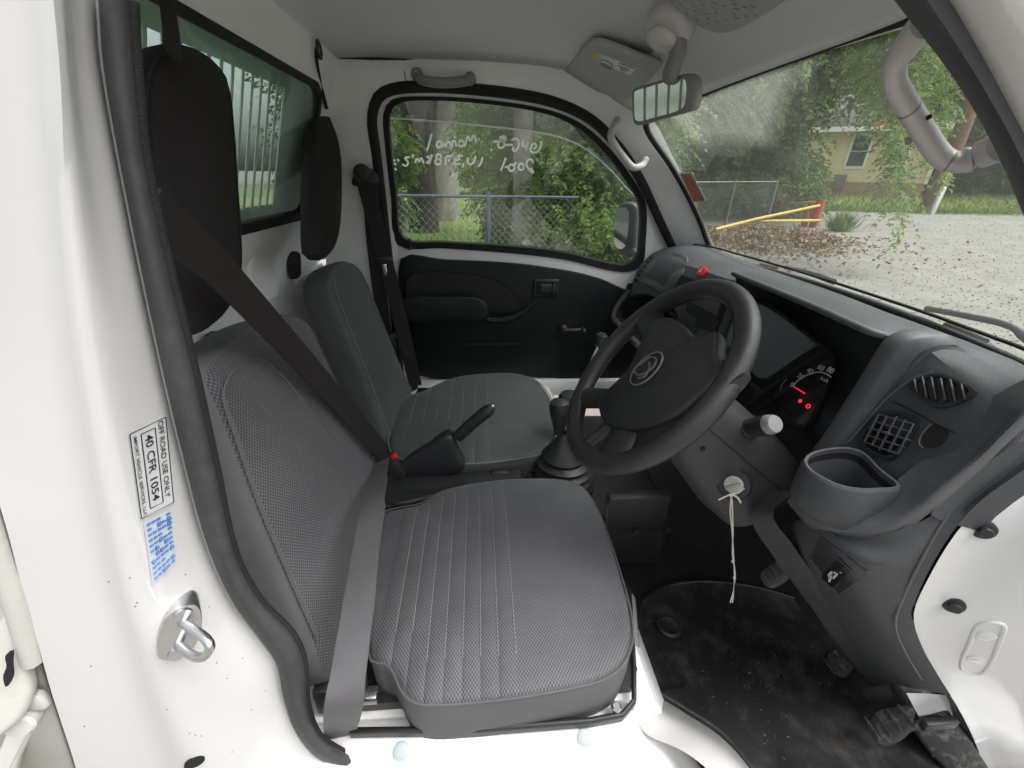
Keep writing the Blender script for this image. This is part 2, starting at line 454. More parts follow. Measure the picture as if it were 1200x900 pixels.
def flatring(name, outer, inner, n, thick, mats, parent=None, base=None):
    n = V(n).normalized(); N = len(outer)
    rows = [[p - n * thick for p in outer], [V(p) for p in outer], [V(p) for p in inner], [p - n * thick for p in inner]]
    return loft(name, rows, mats, parent, cv=True, cu=True, base=base, ang=35)
def text(name, s, o, ex, ey, size, mt, parent=None, align='LEFT', ext=.0003, sx=1.):
    cu = bpy.data.curves.new('t', 'FONT'); cu.body = s; cu.size = size; cu.extrude = ext; cu.align_x = align; cu.align_y = 'CENTER'; cu.resolution_u = 3
    ob = bpy.data.objects.new('t', cu); COL.objects.link(ob)
    dg = bpy.context.evaluated_depsgraph_get(); me = ob.evaluated_get(dg).to_mesh()
    ex, ey = V(ex).normalized(), V(ey).normalized(); ez = ex.cross(ey)
    v = [V(o) + ex * q.co.x * sx + ey * q.co.y + ez * q.co.z for q in me.vertices]; f = [tuple(p.vertices) for p in me.polygons]
    ob.to_mesh_clear(); bpy.data.objects.remove(ob); bpy.data.curves.remove(cu)
    return mk(name, v, f, mt, parent, smooth=False)
def bvh(o):
    og = org(o); return BVHTree.FromPolygons([q.co + og for q in o.data.vertices], [tuple(p.vertices) for p in o.data.polygons])
def hit(tree, px, py, off=.001):
    """where the sight line of a photo point meets a built surface, lifted off it by off; returns point, normal"""
    r = ray(px, py).normalized(); p, n, _, _ = tree.ray_cast(CAM, r)
    if p is None: return None, None
    if n.dot(r) > 0: n = -n
    return p + n * off, n
def bil(pix, u, v):
    (ax, ay), (bx, by), (cx, cy), (dx, dy) = pix
    return (ax * (1 - u) * (1 - v) + bx * u * (1 - v) + cx * u * v + dx * (1 - u) * v, ay * (1 - u) * (1 - v) + by * u * (1 - v) + cy * u * v + dy * (1 - u) * v)
def sticker(name, tree, pix, mt, parent, off=.0008, k=9):
    """thin film following the surface under it; pix = its four measured corners"""
    return loft(name, [[hit(tree, *bil(pix, i / (k - 1), j / (k - 1)), off)[0] for i in range(k)] for j in range(k)], mt, parent)
def decal_text(name, s, tree, pix, u, v, size, width, mt, parent, off=.0014):
    """lettering laid on a sticker: runs along v (down the sticker), letter tops towards +u"""
    cu = bpy.data.curves.new('t', 'FONT'); cu.body = s; cu.size = 1; cu.align_x = 'CENTER'; cu.align_y = 'CENTER'; cu.resolution_u = 3; cu.offset = .008
    ob = bpy.data.objects.new('t', cu); COL.objects.link(ob)
    me = ob.evaluated_get(bpy.context.evaluated_depsgraph_get()).to_mesh()
    xs = [q.co.x for q in me.vertices]; w = max(xs) - min(xs)
    vv = [hit(tree, *bil(pix, u + q.co.y * size, v + q.co.x / w * width), off)[0] for q in me.vertices]
    ff = [tuple(p.vertices) for p in me.polygons]
    ob.to_mesh_clear(); bpy.data.objects.remove(ob); bpy.data.curves.remove(cu)
    return mk(name, vv, ff, mt, parent, smooth=False)
def decal_line(tree, pix, pts, r=.0005, off=.0012):
    return tube_geo([hit(tree, *bil(pix, u, v), off)[0] for u, v in pts], r, 4)

# ================================================================== THE PLACE: ground
def smooth01(t): t = min(1, max(0, t)); return t * t * (3 - 2 * t)
def gz(x, y):
    d = x * .66 + y * .75
    return -.62 + .42 * smooth01((d - 8) / 16) + .50 * smooth01((d - 21.5) / 7)
gx = sorted(set([-120, -60, -30, -15] + [-8 + i * 1.0 for i in range(60)] + [60, 80, 110, 160, 240]))
gy = sorted(set([-120, -60, -30, -15, -6] + [-3 + i * 1.0 for i in range(60)] + [65, 85, 110, 160, 240]))
GRAVEL = mat('pale_gravel', (.205, .196, .174), .95, bump=(40, 1.), var=(2.2, .16), dust=(34, (.15, .14, .12), .8))
ground = mk('ground', [V((x, y, gz(x, y))) for x in gx for y in gy], grid_faces(len(gx), len(gy)), GRAVEL)
tag(ground, kind='structure')
GT = bvh(ground)
def gp(px, py, off=0.0):
    p, n = hit(GT, px, py, 0); return p + V((0, 0, off)) if p else None

# ================================================================== THE TRUCK
truck = thing('truck', (0.2, .6, -.62), 'white mini truck with its driver doorway open, cab interior in view', 'truck')
FU = (V((0, 1.25, .53)), V((0, 1, .14)))
def PD(px, py, off=0.):
    p = P(px, py, pl=(FU[0] + V((0, off, 0)), FU[1]))
    return p if p.z > .53 else P(px, py, Y=1.25 + off)

# --- roof: headliner, front header, outer skin
def ceil_row(x, zside, crown, y0=-.02, y1=1.19, n=13):
    return [V((x, y0 + (y1 - y0) * j / (n - 1), zside + crown * (1 - (2 * j / (n - 1) - 1) ** 2))) for j in range(n)]
loft('headliner', [ceil_row(-.43, 1.062, .005, -.02, 1.21), ceil_row(-.395, 1.062, .012), ceil_row(-.3, 1.066, .03), ceil_row(0, 1.066, .04), ceil_row(.18, 1.060, .035), ceil_row(.30, 1.045, .02), ceil_row(.385, 1.008, .015, .04, 1.165)], HEADLINER, truck, thick=.006)
loft('windscreen_header', [ceil_row(.382, 1.004, .015, .04, 1.165), ceil_row(.40, .992, .015, .05, 1.16), ceil_row(.43, .975, .015, .06, 1.15), ceil_row(.485, .945, .012, .07, 1.13), ceil_row(.515, .928, .022, .08, 1.12)], TRIMWHITE, truck, thick=.008)
loft('roof_skin', [ceil_row(-.44, 1.09, .01, -.04, 1.24), ceil_row(-.3, 1.11, .03, -.04, 1.24), ceil_row(.2, 1.105, .03, -.04, 1.24), ceil_row(.42, 1.02, .02, -.02, 1.2), ceil_row(.535, .935, .02, .03, 1.16)], WHITE, truck, thick=.004)

# --- rear wall with window opening
rw_rows = [(-.395, 1.064), (-.404, 1.03), (-.427, .970), (-.528, .660), (-.538, .628), (-.56, .55), (-.555, .32), (-.50, .0)]
rw_y = [-.02, .12, .26, 1.09, 1.16, 1.26]
rv, rf = [V((x, y, z)) for x, z in rw_rows for y in rw_y], []
for i in range(len(rw_rows) - 1):
    for j in range(len(rw_y) - 1):
        if i == 2 and j == 2: continue
        a = i * 6 + j; rf.append((a, a + 1, a + 7, a + 6))
rear_wall = mk('rear_wall', rv, rf, WHITEIN, truck, ang=30)
RWN = V((.951, 0, -.310)).normalized()
def rwp(y, t, off=0.):       # point in the plane of the rear window; t = 0 bottom .. 1 top
    return V((-.528, y, .66)).lerp(V((-.435, y, .945)), t) + RWN * off
def rw_loop(y0, y1, t0, t1, r, off, n=8):
    pts = []
    for cy, ct, a0 in ((y1 - r, t1 - r / .3, 0), (y0 + r, t1 - r / .3, 90), (y0 + r, t0 + r / .3, 180), (y1 - r, t0 + r / .3, 270)):
        for k in range(n + 1):
            a = rad(a0 + 90 * k / n); pts.append(rwp(cy + r * math.cos(a), ct + r / .3 * math.sin(a), off))
    return pts
rear_window = flatring('rear_window', rw_loop(.245, 1.105, -.075, 1.135, .06, .004), rw_loop(.268, 1.085, .012, 1.080, .05, .004), RWN, .016, RUBBERB, truck)
plate('rear_glass', rw_loop(.262, 1.090, .0, 1.09, .05, -.004), RWN, .003, REARGLASS, rear_window)
# stamped relief low on the rear wall
lowT = bvh(rear_wall)
def wallp(px, py, off):
    p = hit(lowT, px, py, off)[0]
    return p if p is not None else P(px, py, X=-.552 + off)
pillow('wall_stamping', [wallp(a, b, .010) for a, b in [(294, 300), (316, 296), (319, 320), (320, 345), (312, 352), (292, 360)]], V((1, 0, .1)), .014, .010, .002, [WHITEIN, WHITEIN], truck, N=40)
tube('wall_rib', [wallp(a, b, .003) for a, b in [(345, 330), (358, 322), (372, 313), (388, 304)]], .010, WHITEIN, truck, seg=10)
plate('wall_opening', cr([wallp(a, b, .009) for a, b in [(336, 325), (335, 308), (338, 297), (343, 293), (349, 298), (349, 312), (348, 322), (342, 327)]], 28, True), V((1, 0, .1)), .004, MATTE, truck)
rbox('belt_hook', wallp(239, 398, .02), (.02, .025, .03), BLACK, truck)
rbox('belt_hook', wallp(237, 408, .02), (.016, .018, .018), BLACK, truck)
rbox('catch', wallp(364, 297, .012), (.014, .014, .02), BLACK, truck)

# --- loading bed behind the cab: guard panel with slots seen through the rear glass
SLATP = mat('bed_guard_paint', (.62, .70, .65), .6, var=(3, .1))
BARW = mat('white_guard_bar', (.75, .75, .70), .5)
GP = (rwp(0, .5, -.035), RWN)
def gpt(y, t): return rwp(y, t, -.035)
y_r = P(326, 160, pl=GP).y; y_l = .30
t_hi = (P(318, 97, pl=GP).z - .66 - .011) / .285; t_lo = (P(332, 237, pl=GP).z - .66 - .011) / .285
gys, gts = [-.05, y_l, y_r, 1.3], [-.5, t_lo, t_hi, 1.3]
gv = [gpt(y, t) for t in gts for y in gys]; gf = []
for i in range(3):
    for j in range(3):
        if i == 1 and j == 1: continue
        a = i * 4 + j; gf.append((a, a + 1, a + 5, a + 4))
guard = mk('bed_guard_panel', gv, gf, SLATP, truck, ang=20)
nb = int((y_r - y_l) / .040); bar0 = None
up_ = (gpt(0, 1) - gpt(0, 0)).normalized()
for i in range(nb + 1):
    y = y_l + (y_r - y_l) * i / nb
    if bar0 is None:
        bar0 = rbox('guard_bar', (gpt(y, t_lo) + gpt(y, t_hi)) / 2 + RWN * .004, ((gpt(0, t_hi) - gpt(0, t_lo)).length + .01, .0095, .003), BARW, guard, axes=(up_, V((0, 1, 0)), RWN), bev=.001, seg=1); y_first = y
    else:
        b = bar0.copy(); COL.objects.link(b); b.parent = guard; b.location = (0, y - y_first, 0)

# --- far body side: pillar, roof rail and windscreen pillar round the passenger doorway
O_PIX = [(470, 470), (455, 300), (441, 180), (436, 138), (446, 111), (480, 102), (560, 105), (640, 117), (690, 138), (726, 173), (752, 213), (774, 260), (796, 306)]
OUT_PIX = [(380, 470), (382, 300), (384, 180), (388, 110), (393, 62), (440, 60), (540, 60), (660, 72), (738, 103), (772, 150), (797, 200), (822, 255), (845, 306)]
OUT_Y = [1.215, 1.215, 1.20, 1.195, 1.185, 1.185, 1.18, 1.165, 1.145, 1.14, 1.14, 1.145, 1.15]
rows = [lin([PD(a, b) for a, b in O_PIX], 60), lin([P(a, b, Y=y) for (a, b), y in zip(OUT_PIX, OUT_Y)], 60)]
mid = [a.lerp(b, .5) + V((0, -.012, 0)) for a, b in zip(*rows)]
far_side = loft('far_body_side', [rows[0], mid, rows[1]], WHITEIN, truck, ang=50)
tube('doorway_seal', cr([PD(a, b, -.002) for a, b in [(470, 450)] + O_PIX[1:]], 90), .0155, RUBBERB, truck, seg=10)
FST = bvh(far_side)
tube('panel_joint', [hit(FST, a, b, .0002)[0] for a, b in [(473, 64), (474, 84), (476, 103)]], .0012, RUBBERB, truck, seg=5)
tube('headliner_edge', [V((-.39 + .68 * i / 20, 1.181, 1.062 - (.0 if i < 15 else .012 * ((i - 15) / 5) ** 2))) for i in range(21)], .004, RUBBERB, truck, seg=6)
# far door sill
rbox('passenger_sill', (.15, 1.28, -.03), (1.0, .12, .07), WHITEIN, truck, bev=.012)

# --- passenger door
G_PIX = [(466, 287), (458, 230), (450, 160), (449, 134), (457, 118), (480, 113), (560, 116), (640, 128), (683, 146), (717, 177), (745, 215), (757, 240), (757, 280), (752, 311), (730, 319), (660, 304), (600, 297), (520, 291)]
DO_PIX = [(470, 452), (448, 230), (441, 160), (438, 130), (449, 107), (480, 102), (560, 105), (640, 117), (691, 138), (727, 175), (753, 214), (777, 262), (794, 300), (802, 452), (740, 452), (660, 452), (600, 452), (520, 452)]
def linc(pts, k=4):
    out = []
    for i, p in enumerate(pts):
        q = pts[(i + 1) % len(pts)]
        for t in range(k): out.append(V(p).lerp(V(q), t / k))
    return out
door = loft('passenger_door', [linc([PD(a, b, .016) for a, b in G_PIX]), linc([PD(a, b, .014) for a, b in DO_PIX])], WHITEIN, truck, cv=True, ang=30)
GI_PIX = [(472, 279), (464, 228), (456, 160), (456, 136), (462, 124), (482, 118), (560, 121), (638, 133), (679, 151), (711, 181), (738, 218), (750, 242), (750, 280), (746, 303), (728, 311), (661, 296), (600, 289), (520, 284)]
gr_o, gr_i = cr([PD(a, b, .010) for a, b in G_PIX], 96, True), cr([PD(a, b, .010) for a, b in GI_PIX], 96, True)
flatring('window_channel', gr_o, gr_i, V((0, -1, -.14)), .025, RUBBERB, door)
GLP = cr([PD(a, b, .026) for a, b in GI_PIX], 96, True)
glass_n = V((0, -1, -.14)).normalized()
c_ = sum(GLP, V((0, 0, 0))) / len(GLP)
window_glass = plate('window_glass', [c_ + (p - c_) * 1.02 for p in GLP], glass_n, .004, GLASS, door)
# smoked rain visor along the top of the window, outside the glass
VIS_LO = [(452, 138), (520, 143), (580, 149), (640, 157), (670, 166), (695, 181), (720, 204), (740, 226), (760, 240)]
VIS_UP = [(450, 108), (520, 106), (580, 108), (640, 120), (685, 140), (720, 172), (748, 210), (756, 225), (764, 236)]
rain = pixloft('rain_visor', [(VIS_LO, dict(pl=(FU[0] + V((0, .058, 0)), FU[1]))), (VIS_UP, dict(pl=(FU[0] + V((0, .036, 0)), FU[1])))], SMOKED, door, n=40, sub=2)
tube('rain_visor_edge', cr([P(a, b, pl=(FU[0] + V((0, .057, 0)), FU[1])) for a, b in VIS_LO], 50), .0022, mat('visor_edge', (.62, .66, .64), .3), door, seg=6)
# paint-marker writing on the outside of the glass (reads mirrored from inside)
Z0 = lambda pts: [(455 + x / 6.316, 145 + y / 6.316) for x, y in pts]
def circ(x, y, rx, ry, a0=0, a1=360, n=14): return [(x + rx * math.cos(rad(a0 + (a1 - a0) * k / n)), y + ry * math.sin(rad(a0 + (a1 - a0) * k / n))) for k in range(n + 1)]
STROKES = [
 [(320, 75), (305, 140), (284, 200)],
 [(398, 138), (375, 130), (358, 152), (366, 176), (386, 168), (396, 142), (402, 176)],
 [(413, 140), (420, 172), (446, 128), (462, 168)],
 [(470, 172), (476, 132), (492, 128), (502, 168)],
 circ(540, 146, 17, 22, 0, 380), [(518, 168), (524, 140)],
 [(566, 168), (590, 92), (606, 132), (634, 84), (652, 140)],
 [(778, 132), (870, 130)], circ(836, 155, 24, 24, 0, 390), circ(850, 112, 20, 18, 20, 380), [(820, 100), (872, 128), (828, 128), (866, 98)], [(868, 158), (922, 156)],
 [(912, 122), (944, 110), (968, 138), (960, 175), (938, 204), (920, 192), (930, 172)],
 [(1004, 122), (992, 160), (1026, 166), (1034, 128), (1018, 196)],
 [(1132, 130), (1126, 176), (1104, 208), (1072, 214), (1052, 194), (1064, 158), (1086, 146), (1094, 170), (1078, 188)],
 [(1074, 292), (1062, 268), (1038, 266), (1022, 296), (1038, 336), (1074, 366), (1062, 338), (1030, 334)],
 circ(984, 320, 20, 24, 0, 380),
 circ(912, 326, 22, 24, 0, 380), [(934, 306), (946, 284)], [(892, 318), (862, 322)],
 [(870, 252), (852, 300), (832, 348)],
 [(698, 250), (684, 296), (664, 316)],
 [(646, 240), (636, 280), (612, 302), (588, 290), (590, 250)], [(556, 292), (550, 324)],
 [(552, 236), (508, 244), (530, 262), (492, 276), (494, 300), (534, 296)],
 [(474, 240), (428, 246), (424, 306)], [(440, 274), (458, 272)],
 circ(372, 244, 18, 18, 0, 380), circ(368, 282, 22, 20, 0, 380),
 [(324, 228), (302, 298)], [(312, 262), (284, 240)], [(310, 262), (282, 294)],
 [(198, 288), (214, 256), (230, 282), (244, 252), (262, 294)],
 [(186, 226), (178, 250)],
 [(158, 248), (122, 254), (146, 284), (132, 312), (104, 300)],
 [(36, 268), (52, 276)], [(70, 262), (76, 280)], [(40, 296), (60, 300)], [(48, 330), (62, 345)], [(470, 370), (486, 384)], [(462, 384), (472, 396)], [(738, 62), (742, 72)], [(668, 112), (676, 120)], [(760, 190), (766, 200)], [(690, 130), (694, 136)],
]
tag(multi('window_writing', [tube_geo(cr([P(a, b, pl=(FU[0] + V((0, .0315, 0)), FU[1])) for a, b in Z0(s)], max(4, len(s) * 3)), .0033, 5, flat=.35, up=(0, 1, .14)) for s in STROKES], CHALK, door), kind='stuff')
# inner trim card
CARD = [(469, 304), (520, 305), (600, 309), (660, 317), (700, 326), (724, 336), (750, 352), (768, 441), (600, 441), (492, 441), (480, 400)]
card = plate('door_card', cr(PS(CARD, Y=1.245), 70, True), V((0, -1, 0)), .02, DOORBLK, door, bev=.006)
recess = [(481, 322), (520, 318), (560, 322), (590, 332), (606, 346), (612, 360), (600, 366), (572, 364), (480, 350)]
ro, ri = cr(PS(recess, Y=1.2425), 60, True), None
plate('recess_shade', ro, V((0, -1, 0)), .002, mat('recess_shade_black', (.007, .008, .009), .5, bump=(500, .3)), door)  # flat plate; its darker black paints the shade of the hollow
tube('recess_rim', ro, .0035, DOORBLK, door, seg=6, closed=True)
# armrest with pull
ar = [(472, 352), (520, 349), (560, 350), (571, 358), (573, 372), (562, 377), (520, 377), (478, 376)]
pillow('armrest', PS(ar, Y=1.185), V((0, -1, .1)), .062, .012, .003, [DOORBLK, DOORBLK], door, N=60)
tube('pull_handle', cr(PS([(562, 372), (580, 376), (600, 373), (616, 364), (622, 357)], Y=1.20), 24), [.012] * 18 + [.011, .0105, .01, .009, .008, .006], DOORBLK, door, seg=12)
rbox('pocket_ledge', P(560, 404, Y=1.243), (.36, .006, .012), DOORBLK, door, bev=.003)
hb = P(640, 337, Y=1.240)
rbox('handle_bezel', hb, (.098, .014, .064), BLACK, door, bev=.006, seg=3)
rbox('handle_cup', hb + V((0, -.0075, 0)), (.082, .002, .050), MATTE, door, bev=.0008, seg=1)
rbox('door_handle', hb + V((-.004, -.012, -.001)), (.046, .012, .034), BLACK, door, bev=.005, seg=3)
rbox('lock_slider', hb + V((.029, -.010, 0)), (.014, .008, .034), BLACK, door, bev=.003)
ck = P(660, 385, Y=1.235)
lathe('window_crank', ck, (0, -1, 0), [(.018, 0), (.017, .014), (.012, .02)], BLACK, door, seg=20)
tube('crank_arm', [ck + V((0, -.02, 0)), ck + V((.035, -.026, .001)), ck + V((.075, -.026, .004))], [.009, .008, .008], BLACK, door, seg=10)
lathe('crank_knob', ck + V((.073, -.02, .004)), (0, -1, 0), [(.009, 0), (.011, .012), (.009, .03), (.004, .034)], BLACK, door, seg=16)
lathe('lock_pin', PD(481, 291, .0) , (0, 0, 1), [(.010, -.004), (.010, .0), (.004, .003), (.004, .024), (.006, .028), (.004, .034)], BLACK, door, seg=12)
# outside mirror of the passenger side
mc = P(733, 270, Y=1.44)
mir = pillow('side_mirror', PS([(722, 242), (735, 237), (748, 241), (748, 262), (744, 298), (736, 303), (722, 297), (718, 285)], Y=1.44), V((-.55, -.8, -.05)), .06, .012, .002, [BLACK, BLACK], truck, N=40)
plate('mirror_glass', cr(PS([(722, 247), (733, 243), (737, 250), (733, 288), (726, 292), (720, 285)], pl=(mc + V((-.55, -.8, -.05)).normalized() * .012, V((-.55, -.8, -.05)))), 30, True), V((-.55, -.8, -.05)), .002, MIRROR, mir)
tube('mirror_arm', [mc + V((.03, .01, -.07)), P(748, 300, Y=1.40), P(756, 312, Y=1.33)], [.016, .014, .014], BLACK, mir, seg=10)

# --- windscreen
base_pts = [V((.80, .045, .492)), V((.845, .15, .508)), V((.878, .30, .518)), V((.90, .62, .525)), V((.88, .95, .525)), V((.848, 1.10, .524)), V((.835, 1.155, .524))]
top_pts = [V((.47, .085, .935)), V((.50, .2, .943)), V((.512, .35, .950)), V((.519, .62, .953)), V((.516, .9, .945)), V((.507, 1.05, .930)), V((.495, 1.115, .915))]
bp, tp = cr(base_pts, 50), cr(top_pts, 50)
wrows = [[a.lerp(b, t) + V((.045, 0, .04)) * 4 * t * (1 - t) * .35 for a, b in zip(bp, tp)] for t in [k / 14 for k in range(15)]]
# dusty film outside the wiped arcs
mt, nt, out = nodes_of('windscreen_glass')
tr = nt.nodes.new('ShaderNodeBsdfTransparent'); tr.inputs[0].default_value = (.93, .97, .95, 1)
gl = nt.nodes.new('ShaderNodeBsdfGlossy'); gl.inputs['Roughness'].default_value = 0
mx = nt.nodes.new('ShaderNodeMixShader'); nt.links.new(schlick(nt, .05), mx.inputs[0]); nt.links.new(tr.outputs[0], mx.inputs[1]); nt.links.new(gl.outputs[0], mx.inputs[2])
tl_ = nt.nodes.new('ShaderNodeBsdfTranslucent'); df = nt.nodes.new('ShaderNodeBsdfDiffuse')
tl_.inputs[0].default_value = df.inputs[0].default_value = (.58, .63, .53, 1)
md = nt.nodes.new('ShaderNodeMixShader'); md.inputs[0].default_value = .4; nt.links.new(tl_.outputs[0], md.inputs[1]); nt.links.new(df.outputs[0], md.inputs[2])
tc = nt.nodes.new('ShaderNodeTexCoord'); geo = nt.nodes.new('ShaderNodeSeparateXYZ'); nt.links.new(tc.outputs['Object'], geo.inputs[0])
def arc(y0, z0, R):     # 0 inside the wiped arc, 1 outside (object space: origin under the cab)
    dy = mth(nt, 'SUBTRACT', geo.outputs[1], y0 - .6); dz = mth(nt, 'MULTIPLY', mth(nt, 'SUBTRACT', geo.outputs[2], z0 + .62), 1.32)
    d = mth(nt, 'SQRT', mth(nt, 'ADD', mth(nt, 'MULTIPLY', dy, dy), mth(nt, 'MULTIPLY', dz, dz)))
    q = nt.nodes.new('ShaderNodeMapRange'); q.inputs['From Min'].default_value = R; q.inputs['From Max'].default_value = R + .045
    nt.links.new(d, q.inputs['Value']); return q.outputs[0]
edge_ = nt.nodes.new('ShaderNodeMapRange'); edge_.inputs['From Min'].default_value = .965 - .6; edge_.inputs['From Max'].default_value = .985 - .6; edge_.inputs['To Min'].default_value = 1; edge_.inputs['To Max'].default_value = .35
nt.links.new(geo.outputs[1], edge_.inputs['Value'])
uns = mth(nt, 'MULTIPLY', mth(nt, 'MULTIPLY', arc(.85, .50, .455), arc(.25, .50, .60)), edge_.outputs[0])
mp = nt.nodes.new('ShaderNodeMapping'); mp.inputs['Scale'].default_value = (4, 170, 34); mp.inputs['Rotation'].default_value = (rad(-35), 0, 0); nt.links.new(tc.outputs['Object'], mp.inputs[0])
ns = nt.nodes.new('ShaderNodeTexNoise'); ns.inputs['Scale'].default_value = 1.6; ns.inputs['Detail'].default_value = 8; nt.links.new(mp.outputs[0], ns.inputs['Vector'])
n2 = nt.nodes.new('ShaderNodeTexNoise'); n2.inputs['Scale'].default_value = 5; n2.inputs['Detail'].default_value = 8; nt.links.new(tc.outputs['Object'], n2.inputs['Vector'])
stk = nt.nodes.new('ShaderNodeMapRange'); stk.inputs['From Min'].default_value = .3; stk.inputs['From Max'].default_value = .75; stk.inputs['To Min'].default_value = .08; stk.inputs['To Max'].default_value = .25; nt.links.new(ns.outputs['Fac'], stk.inputs['Value'])
film = mth(nt, 'ADD', mth(nt, 'MULTIPLY', uns, stk.outputs[0]), mth(nt, 'MULTIPLY', n2.outputs['Fac'], .12))
m3 = nt.nodes.new('ShaderNodeMixShader'); nt.links.new(film, m3.inputs[0]); nt.links.new(mx.outputs[0], m3.inputs[1]); nt.links.new(md.outputs[0], m3.inputs[2]); nt.links.new(m3.outputs[0], out.inputs[0])
WSG = mt
windscreen = loft('windscreen', wrows, WSG, truck)
edge = [r[0] for r in wrows] + wrows[-1] + [r[-1] for r in wrows[::-1]] + wrows[0][::-1]
tube('windscreen_rubber', cr([p for i, p in enumerate(edge) if i % 3 == 0], 160, True), .009, RUBBERB, truck, seg=8, closed=True)
WST = bvh(windscreen)
sticker('inspection_sticker', WST, [(798, 204), (810, 204), (826, 234), (814, 235)], PINK, windscreen, off=.003)
sticker('sticker_border', WST, [(796.5, 202.5), (811, 202.5), (828, 236), (813, 236.5)], mat('faded_white_film', (.6, .55, .5), .6), windscreen, off=.0015)
# near windscreen pillar inner trim and front scuttle under the glass
loft('scuttle', [[p + V((.02, 0, -.012)) for p in bp], [p + V((.16, 0, -.08)) for p in bp], [p + V((.20, 0, -.35)) for p in bp]], BLACK, truck)
loft('nose_panel', [[p + V((.17, 0, -.085)) for p in bp], [p + V((.22, 0, -.3)) for p in bp], [V((p.x + .26, p.y, -.45)) for p in bp]], WHITE, truck)

# --- far pillar grips
gh = lambda pts, y: PS(pts, Y=y)
gA = [(724, 140), (716, 156), (718, 166), (732, 186), (742, 196), (752, 194), (757, 187)]
tube('pillar_grip', cr([P(a, b, Y=y) for (a, b), y in zip(gA, (1.155, 1.12, 1.11, 1.11, 1.11, 1.12, 1.155))], 40), .0105, GRIPGREY, truck, seg=12)
tube('roof_grip', cr([P(a, b, Y=y) for (a, b), y in zip([(488, 86), (493, 93), (505, 96), (522, 97), (538, 96), (548, 94), (552, 90)], (1.172, 1.135, 1.12, 1.115, 1.12, 1.135, 1.165))], 40), .013, GREYP, truck, seg=12)
for a, b in ((489, 88), (551, 93)):
    lathe('grip_mount', P(a, b, Y=1.165), (0, -1, 0), [(.017, 0), (.017, .012), (.012, .02), (.004, .021)], GREYP, truck, seg=18)

# ================================================================== near side of the cab: floor, sill, pillars
def sill_z(x):
    return -.005 - .185 * smooth01((x - .215) / .26) + .0 * x
sx = [-.30 + 1.35 * i / 60 for i in range(61)]
srows = []
for x in sx:
    z = sill_z(x); r = []
    for y, dz in ((.060, -.16), (.050, -.014), (.040, -.003), (.022, 0), (.004, -.002), (-.006, -.008), (-.012, -.009), (-.035, -.011), (-.048, -.020), (-.056, -.038), (-.062, -.042), (-.085, -.060), (-.095, -.10), (-.097, -.42)):
        sh = smooth01((x - .27) / .22); r.append(V((x, y - .075 * sh, z - .05 * sh + dz)))
    srows.append(r)
sill = loft('driver_sill', srows, WHITE, truck, ang=50)
for px, py in ((470, 881), (685, 865)):
    p, n = hit(bvh(sill), px, py, 0)
    lathe('sill_plug', p, n, [(.0125, -.002), (.0125, .001), (.010, .0028), (.003, .0030)], CAPBLUE, sill, seg=20)
# seat platform over the front axle, front face slopes down to the foot well
pr = [(-.50, -.30), (-.50, -.012), (.262, -.012), (.285, -.022), (.300, -.05), (.372, -.205), (.372, -.30)]
loft('seat_platform', [[V((x, y, z)) for x, z in pr] for y in (.046, .4, .8, 1.24)], WHITEIN, truck, caps=True, ang=30)
pixloft('wheel_arch', [([(736, 690), (742, 740), (745, 785), (742, 826), (755, 858), (800, 880), (832, 905), (850, 935)], dict(Z=-.012)), ([(744, 700), (748, 742), (752, 784), (757, 818), (788, 844), (835, 872), (868, 905), (880, 940)], dict(Z=-.06)), ([(746, 715), (748, 745), (753, 782), (763, 808), (801, 834), (846, 864), (881, 904), (890, 935)], dict(Z=-.205))], WHITE, truck, n=50, sub=4, ang=80)
# foot well floor, toe board and bulkhead
fl = [(.36, -.212), (.60, -.216), (.78, -.205), (.88, -.14), (.95, .0), (.98, .2), (.96, .42)]
loft('footwell_floor', [[V((x, y, z)) for x, z in fl] for y in (.045, .4, .8, 1.30)], CARPET, truck, ang=50)
rbox('under_floor', (.2, .62, -.36), (1.3, 1.3, .10), MATTE, truck, bev=0)
# white kick panel in the front corner of the doorway
loft('kick_panel', [[V((x, y, z)) for x, z in [(.62, -.24), (.80, -.22), (.98, -.1), (1.0, .45)]] for y in (.002, .008)] , WHITEIN, truck)

# --- rear door pillar (left edge of the picture)
WO = [(115, 0), (121, 80), (148, 230), (183, 400), (213, 530), (243, 640), (273, 706), (308, 754), (324, 778), (333, 820), (347, 858), (372, 888), (410, 905)]
WI = [(153, 0), (158, 80), (170, 190), (194, 300), (225, 425), (252, 545), (276, 650), (304, 702), (342, 742), (356, 772), (362, 830), (377, 864), (412, 886)]
C1 = [(85, 0), (92, 90), (117, 240), (150, 400), (172, 520), (195, 620), (215, 690), (245, 760), (262, 800), (275, 840), (290, 880), (310, 930), (350, 960)]
C2 = [(66, 0), (72, 90), (84, 240), (104, 400), (124, 520), (143, 620), (158, 690), (180, 760), (196, 810), (212, 850), (228, 890), (245, 930), (270, 980)]
C3 = [(30, 0), (36, 90), (48, 240), (64, 400), (84, 520), (104, 620), (120, 690), (140, 760), (156, 810), (170, 850), (184, 890), (200, 940), (215, 990)]
C4 = [(-110, 0), (-90, 90), (-70, 240), (-48, 400), (-22, 520), (8, 620), (26, 690), (46, 760), (60, 810), (73, 850), (86, 890), (100, 940), (115, 990)]
pillar = pixloft('door_pillar', [(WO, dict(Y=.004)), (C1, dict(Y=-.030)), (C2, dict(Y=-.060)), (C3, dict(Y=-.060)), (C4, dict(Y=-.080))], WHITE, truck, n=80, sub=6, ang=80)
WM = [((a[0] * .62 + b[0] * .38), (a[1] * .62 + b[1] * .38)) for a, b in zip(WO, WI)]
WM2 = [((a[0] * .12 + b[0] * .88), (a[1] * .12 + b[1] * .88)) for a, b in zip(WO, WI)]
